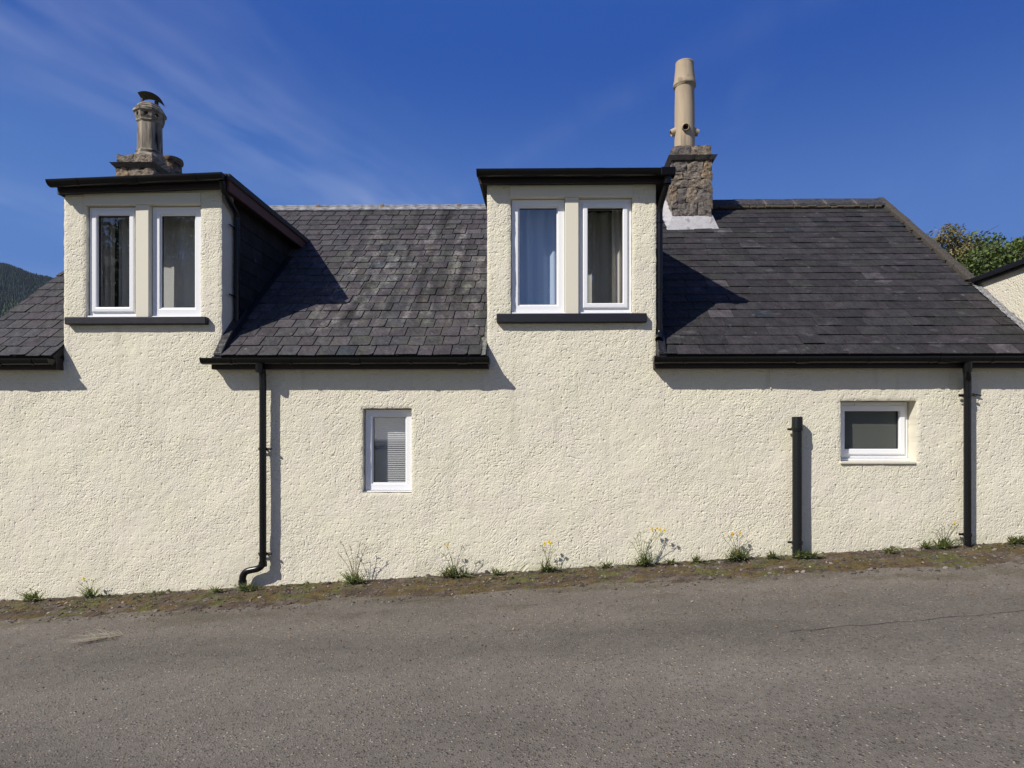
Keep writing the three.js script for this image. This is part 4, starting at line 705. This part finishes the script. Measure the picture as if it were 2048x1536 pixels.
// across the road, mirrored in the dormer lights
{
  const d = [-0.62, 0.78];
  hill('hill', 'wooded hill across the valley behind the viewer', [d[0] * 700, d[1] * 700], 620, 205, 20, 420, d, (a) => clamp(0.87 + 0.45 * a - 0.3 * a * a, 0.2, 1.2), 2500, 9, 0.25);
  tree('broad tree across the road reflected in the casement glass', [-22.3, 30], 15, [3.2, 3.6, 3.0, 13.4], 12000, 0.14, [[0.05, 0.08, 0.02], [0.04, 0.07, 0.018]], 51, { clumps: 30, trunkR: 0.28 });
  tree('tall dark tree standing straight across the road', [4.9, 25], 15, [3.3, 5.4, 3.0, 10.2], 34000, 0.22, [[0.035, 0.06, 0.018], [0.045, 0.07, 0.02]], 53, { clumps: 80, trunkR: 0.3 });
}

// ================================================================== WEEDS and litter at the foot of the wall
M.weed = new THREE.MeshPhysicalMaterial({ vertexColors: true, roughness: 0.8, transmission: 0.3, thickness: 0, side: THREE.DoubleSide });
function blade(P, C, from, dir, len, width, droop, c) {    // a narrow leaf in three segments
  const q = new THREE.Vector3(...from), d = new THREE.Vector3(...dir).normalize(), side = new THREE.Vector3(-d.z, 0, d.x); if (side.lengthSq() < 0.01) side.set(1, 0, 0); side.normalize(); let L = [q.clone().addScaledVector(side, -width * 0.35), q.clone().addScaledVector(side, width * 0.35)];
  for (let k = 1; k <= 4; k++) { q.addScaledVector(d, len / 4); d.y -= droop; d.normalize(); const w = width * [0.9, 1, 0.65, 0.05][k - 1] * 0.5, n = [q.clone().addScaledVector(side, -w), q.clone().addScaledVector(side, w)]; for (const v of [L[0], L[1], n[1], L[0], n[1], n[0]]) { P.push(v.x, v.y, v.z); C.push(...c); } L = n; }
}
const soup = (P, C) => { const g = new THREE.BufferGeometry(); g.setAttribute('position', new THREE.Float32BufferAttribute(P, 3)); g.setAttribute('color', new THREE.Float32BufferAttribute(C, 3)); g.computeVertexNormals(); return g; };
function weed(label, x, z, { h = 0.3, stems = 6, leaves = 34, flowers = 0, spread = 0.16, bloom = [0.85, 0.70, 0.06], dry = 0, seed = 1, lean = 0.0 } = {}) {
  z = 0.02 + z * 0.6; const t = thing('weed', label, 'weed', [x, earthY(x, z) - 0.012, z], 'weeds along the foot of the wall'), R = rng(seed * 77 + 5), P = [], C = [], S = [], SC = [], tips = [];
  const G = () => { const l = 0.7 + 0.6 * R(); return R() < 0.30 ? [0.36 * l, 0.33 * l, 0.13 * l] : [0.21 * l, 0.28 * l, 0.075 * l]; };
  for (let k = 0; k < leaves * 3.2; k++) { const a = R() * 6.28, up = 0.35 + 1.3 * R(); blade(P, C, [0.15 * (R() - 0.5) * (leaves / 45), 0.01, 0.05 * (R() - 0.5)], [Math.cos(a), up, Math.abs(Math.sin(a)) * 0.8 - 0.12], 0.06 + 0.13 * R() * Math.min(1.2, 0.5 + h / 0.4), 0.009 + 0.008 * R(), 0.20, G()); }
  for (let k = 0; k < stems; k++) {
    const a = (k + R() * 0.7) / Math.max(1, stems) * 2 - 1, hh = h * (0.6 + 0.45 * R()), tip = [a * spread + lean, hh, 0.03 + 0.05 * (R() - 0.3)], mid = [a * spread * 0.35, hh * 0.5, 0.02], c = R() < dry ? [0.26, 0.17, 0.09] : [0.14, 0.165, 0.06];
    const g = limb([[a * 0.02, 0, 0], mid, tip], 0.0030, 0.0016).toNonIndexed(), p = g.attributes.position; for (let i = 0; i < p.count; i++) { S.push(p.getX(i), p.getY(i), p.getZ(i)); SC.push(...c); }
    for (let q = 0; q < 9; q++) { const f = 0.25 + 0.7 * R(), pt = [mixn(mid[0], tip[0], clamp(f * 2 - 1)) * (f > 0.5 ? 1 : f * 2), hh * f, 0.02], b = R() * 6.28; blade(P, C, pt, [Math.cos(b), 0.5, Math.sin(b) * 0.6], (0.02 + 0.035 * R()) * (1 - 0.4 * f), 0.007, 0.15, R() < dry ? [0.17, 0.11, 0.05] : G()); }
    for (let q = 0; q < 3; q++) { const b = R() * 6.28, e = [tip[0] + 0.03 * Math.cos(b), tip[1] + 0.03 * R(), tip[2] + 0.012 * Math.sin(b)], tw = limb([[mixn(mid[0], tip[0], 0.8), hh * 0.9, tip[2]], [mixn(mid[0], tip[0], 0.9), hh * 0.95, tip[2]], e], 0.0016, 0.0012).toNonIndexed(), p2 = tw.attributes.position; for (let i = 0; i < p2.count; i++) { S.push(p2.getX(i), p2.getY(i), p2.getZ(i)); SC.push(...c); } tips.push(e); }
  }
  if (P.length) mesh('leaf', soup(P, C), M.weed, t); if (S.length) mesh('stem', soup(S, SC), M.weed, t);
  const top = tips.slice().sort((p, q) => q[1] - p[1]);
  top.forEach((e, k) => {
    if (k < flowers) { const FP = [], FC = []; for (let q = 0; q < 12; q++) { const b = q / 12 * 6.28; blade(FP, FC, e, [Math.cos(b), Math.sin(b) * 0.8 + 0.25, 0.45], 0.022, 0.012, 0.06, bloom.map((v) => v * (0.8 + 0.4 * R()))); } const f = mesh('flower', soup(FP, FC), M.weed, t); f.rotation.x = 0; const eye = new THREE.SphereGeometry(0.010, 8, 6).translate(e[0], e[1] + 0.003, e[2]); mesh('flower_centre', eye, mat({ color: lin(0.75, 0.50, 0.02), roughness: 0.9 }), f); }
    else if (k < flowers + 7) mesh('bud', new THREE.SphereGeometry(0.0055, 6, 5).scale(0.8, 1.3, 0.8).translate(...e), mat({ color: dry > 0.5 ? lin(0.22, 0.12, 0.07) : lin(0.12, 0.12, 0.04), roughness: 1 }), t);
  });
  return t;
}
weed('low green tuft without flowers, farthest along the wall from the wing', -5.46, 0.10, { h: 0.13, stems: 3, leaves: 40, seed: 1 });
weed('small sprig with a single yellow flower next to the low green tuft', -4.84, 0.09, { h: 0.21, stems: 3, leaves: 26, flowers: 1, seed: 2, spread: 0.10 });
weed('leafy clump around the foot of the kicked downpipe', -3.13, 0.20, { h: 0.08, stems: 2, leaves: 46, seed: 3 });
weed('flowerless weed with tall dry reddish stalks below the upright window', -2.03, 0.13, { h: 0.42, stems: 8, leaves: 42, dry: 0.65, seed: 4, spread: 0.17 });
weed('bushy weed with one bright yellow flower on top', -0.99, 0.14, { h: 0.33, stems: 6, leaves: 64, flowers: 1, seed: 5, spread: 0.13 });
weed('slim upright weed topped by three yellow flowers', -0.02, 0.11, { h: 0.32, stems: 5, leaves: 34, flowers: 3, seed: 6, spread: 0.07 });
weed('tall many-stemmed weed with flowers leaning one way', 0.97, 0.11, { h: 0.38, stems: 10, leaves: 36, flowers: 4, seed: 7, spread: 0.17, lean: 0.03 });
weed('weed with several orange yellow flowers beside the soil pipe', 1.94, 0.10, { h: 0.29, stems: 8, leaves: 50, flowers: 4, seed: 8, spread: 0.16, bloom: [0.85, 0.56, 0.10] });
weed('spiky leaved plant in front of the soil pipe', 2.60, 0.24, { h: 0.10, stems: 0, leaves: 54, seed: 9 });
weed('tiny upright grass tuft between the two pipes', 3.87, 0.06, { h: 0.12, stems: 0, leaves: 16, seed: 10 });
weed('pale feathery weed with one yellow flower beside the straight downpipe', 4.05, 0.10, { h: 0.26, stems: 8, leaves: 34, flowers: 1, seed: 11, spread: 0.14 });
weed('low green clump past the straight downpipe', 4.80, 0.10, { h: 0.07, stems: 1, leaves: 44, seed: 12 });
for (const [x, z, s, where] of [[0.58, 0.07, 20, 'between the slim three-flowered weed and the many-stemmed weed'], [1.25, 0.12, 21, 'just past the many-stemmed weed'], [1.52, 0.09, 22, 'beside the orange flowered weed'], [2.28, 0.15, 23, 'just before the soil pipe'], [-0.55, 0.12, 24, 'between the bushy weed and the slim weed'], [-3.45, 0.22, 25, 'next to the kicked downpipe foot'], [3.45, 0.25, 26, 'under the obscured window']])
  weed('tiny seedling in the dirt strip ' + where, x, z, { h: 0.05, stems: 0, leaves: 16, seed: s }).userData.group = 'seedlings in the dirt strip';
{
  // dry grass washed down the road
  const t = thing('dry_grass', 'bleached clump of dry grass lying on the road', 'grass clump', [-3.88, groundY(-3.88, 1.37) + 0.006, 1.37]), R = rng(61), P = [], C = [];
  for (let k = 0; k < 90; k++) { const a = Math.PI + (R() - 0.5) * 2.0, l = 0.10 + 0.26 * R(); blade(P, C, [0.16 + 0.16 * (R() - 0.5), 0.008 + 0.02 * R(), 0.12 * (R() - 0.5)], [Math.cos(a), 0.03 + 0.06 * R(), Math.sin(a) * 0.8], l, 0.004, 0.03, R() < 0.2 ? [0.13, 0.13, 0.05] : [0.42, 0.37, 0.26].map((v) => v * (0.7 + 0.5 * R()))); }
  mesh('blades', soup(P, C), M.weed, t);
}
{
  const R = rng(33), m = new THREE.Matrix4(), q = new THREE.Quaternion(), e = new THREE.Euler(), c = new THREE.Color();
  const pebble = new THREE.IcosahedronGeometry(1, 1), pp = pebble.attributes.position; for (let k = 0; k < pp.count; k++) { const f = 1 + 0.28 * noise(pp.getX(k) * 2 + 5, pp.getY(k) * 2 + pp.getZ(k)); pp.setXYZ(k, pp.getX(k) * f, pp.getY(k) * f * 0.62, pp.getZ(k) * f); } pebble.computeVertexNormals();
  const N = 4200, st = new THREE.InstancedMesh(pebble, mat({ roughness: 0.95 }), N);
  for (let k = 0; k < N; k++) {
    const far = R() < 0.22, x = -6.8 + 13.6 * R(), z = far ? 0.5 + 3.4 * R() * R() : 0.02 + 0.75 * Math.pow(R(), 1.2), near = x > 1.1 ? 1.15 : 1, s = far ? 0.0025 + 0.0035 * R() : (0.003 + 0.016 * Math.pow(R(), 4)) * near * (z < 0.12 ? 1.4 : 1);
    e.set(R() * 0.6, R() * 6.28, R() * 0.6); m.compose(new THREE.Vector3(x, earthY(x, z) + s * 0.15, z), q.setFromEuler(e), new THREE.Vector3(s * (0.8 + 0.8 * R()), s, s)); st.setMatrixAt(k, m); const l = R() < 0.6 ? 0.035 + 0.05 * R() : 0.10 + 0.20 * R() * R(); st.setColorAt(k, c.setRGB(l * 1.12, l * 0.96, l * 0.82));
  }
  st.name = 'gravel'; st.castShadow = st.receiveShadow = true; scene.add(stuff(st)); st.userData.label = 'loose grit and pebbles along the wall foot';
  { const GP = [], GC = []; for (let k = 0; k < 16; k++) { const a = R() * 6.28; blade(GP, GC, [0.03 * (R() - 0.5), 0, 0.03 * (R() - 0.5)], [Math.cos(a) * 0.7, 0.5 + R(), Math.sin(a) * 0.7], 0.02 + 0.035 * R(), 0.005, 0.2, [0.11, 0.13, 0.035].map((v) => v * (0.6 + 0.8 * R()))); }
    const NG = 900, gr = new THREE.InstancedMesh(soup(GP, GC), M.weed, NG); let n = 0, tries = 0;
    while (n < NG && tries++ < 60000) { const x = -6.8 + 13.6 * R(), z = 0.015 + 0.6 * R() * R(); if (fbm(x * 2.3 + 12, z * 4, 3) + 0.25 * noise(x * 11, z * 11) < 0.18) continue; const sc = 0.35 + 0.75 * R() * R(); q.setFromEuler(e.set(0, R() * 6.28, 0)); m.compose(new THREE.Vector3(x, earthY(x, z) - 0.004, z), q, new THREE.Vector3(sc, sc * (0.7 + 0.5 * R()), sc)); gr.setMatrixAt(n++, m); }
    gr.name = 'grass'; gr.castShadow = true; scene.add(stuff(gr)); gr.userData.label = 'short grass and moss in the dirt strip'; }
  const twig = new THREE.CylinderGeometry(0.5, 0.35, 1, 5, 3), tp = twig.attributes.position; for (let k = 0; k < tp.count; k++) tp.setX(k, tp.getX(k) + 9 * tp.getY(k) * tp.getY(k)); twig.computeVertexNormals();
  const NT = 1100, tw = new THREE.InstancedMesh(twig, mat({ roughness: 1 }), NT);
  for (let k = 0; k < NT; k++) { const far = R() < 0.25, x = -6.6 + 13.2 * R(), z = far ? 0.6 + 1.3 * R() : 0.04 + 0.62 * R(), l = 0.03 + 0.09 * R() * R(); e.set(Math.PI / 2, 0, 0.4 + R() * 2.4 + (R() < 0.5 ? 0 : 3), 'YXZ'); q.setFromEuler(new THREE.Euler(0, (R() - 0.5) * 2.2, Math.PI / 2 + 0.06, 'YXZ')); m.compose(new THREE.Vector3(x, earthY(x, z) + 0.004, z), q, new THREE.Vector3(0.0026, l, 0.0026)); tw.setMatrixAt(k, m); const s = 0.6 + 0.7 * R(); tw.setColorAt(k, c.setRGB(0.22 * s, 0.165 * s, 0.10 * s)); }
  tw.name = 'stalk_litter'; tw.castShadow = true; scene.add(stuff(tw)); tw.userData.label = 'dry stalks and twigs strewn along the wall foot';
  const lf = new THREE.BufferGeometry(); lf.setAttribute('position', new THREE.Float32BufferAttribute([-1, 0, 0, -0.2, 0.12, -0.5, 1, 0.25, 0, -0.2, 0.1, 0.5], 3)); lf.setIndex([0, 3, 1, 1, 3, 2]); lf.computeVertexNormals();
  const NL = 1500, li = new THREE.InstancedMesh(lf, mat({ roughness: 0.95, side: THREE.DoubleSide }), NL);
  for (let k = 0; k < NL; k++) { const far = R() < 0.2, x = -6.6 + 13.2 * R(), z = far ? 0.6 + 1.5 * R() : 0.02 + 0.5 * R(), s = 0.006 + 0.013 * R(); q.setFromEuler(new THREE.Euler((R() - 0.5) * 0.8, R() * 6.28, (R() - 0.5) * 0.8)); m.compose(new THREE.Vector3(x, earthY(x, z) + 0.006, z), q, new THREE.Vector3(s, s, s)); li.setMatrixAt(k, m); const t = R(), l = 0.6 + 0.8 * R(); if (t < 0.55) c.setRGB(0.17 * l, 0.095 * l, 0.06 * l); else if (t < 0.8) c.setRGB(0.24 * l, 0.19 * l, 0.12 * l); else c.setRGB(0.07 * l, 0.09 * l, 0.03 * l); li.setColorAt(k, c); }
  li.name = 'leaf_litter'; li.castShadow = true; scene.add(stuff(li)); li.userData.label = 'dead leaves scattered along the wall foot';
}

renderer.render(scene, camera);
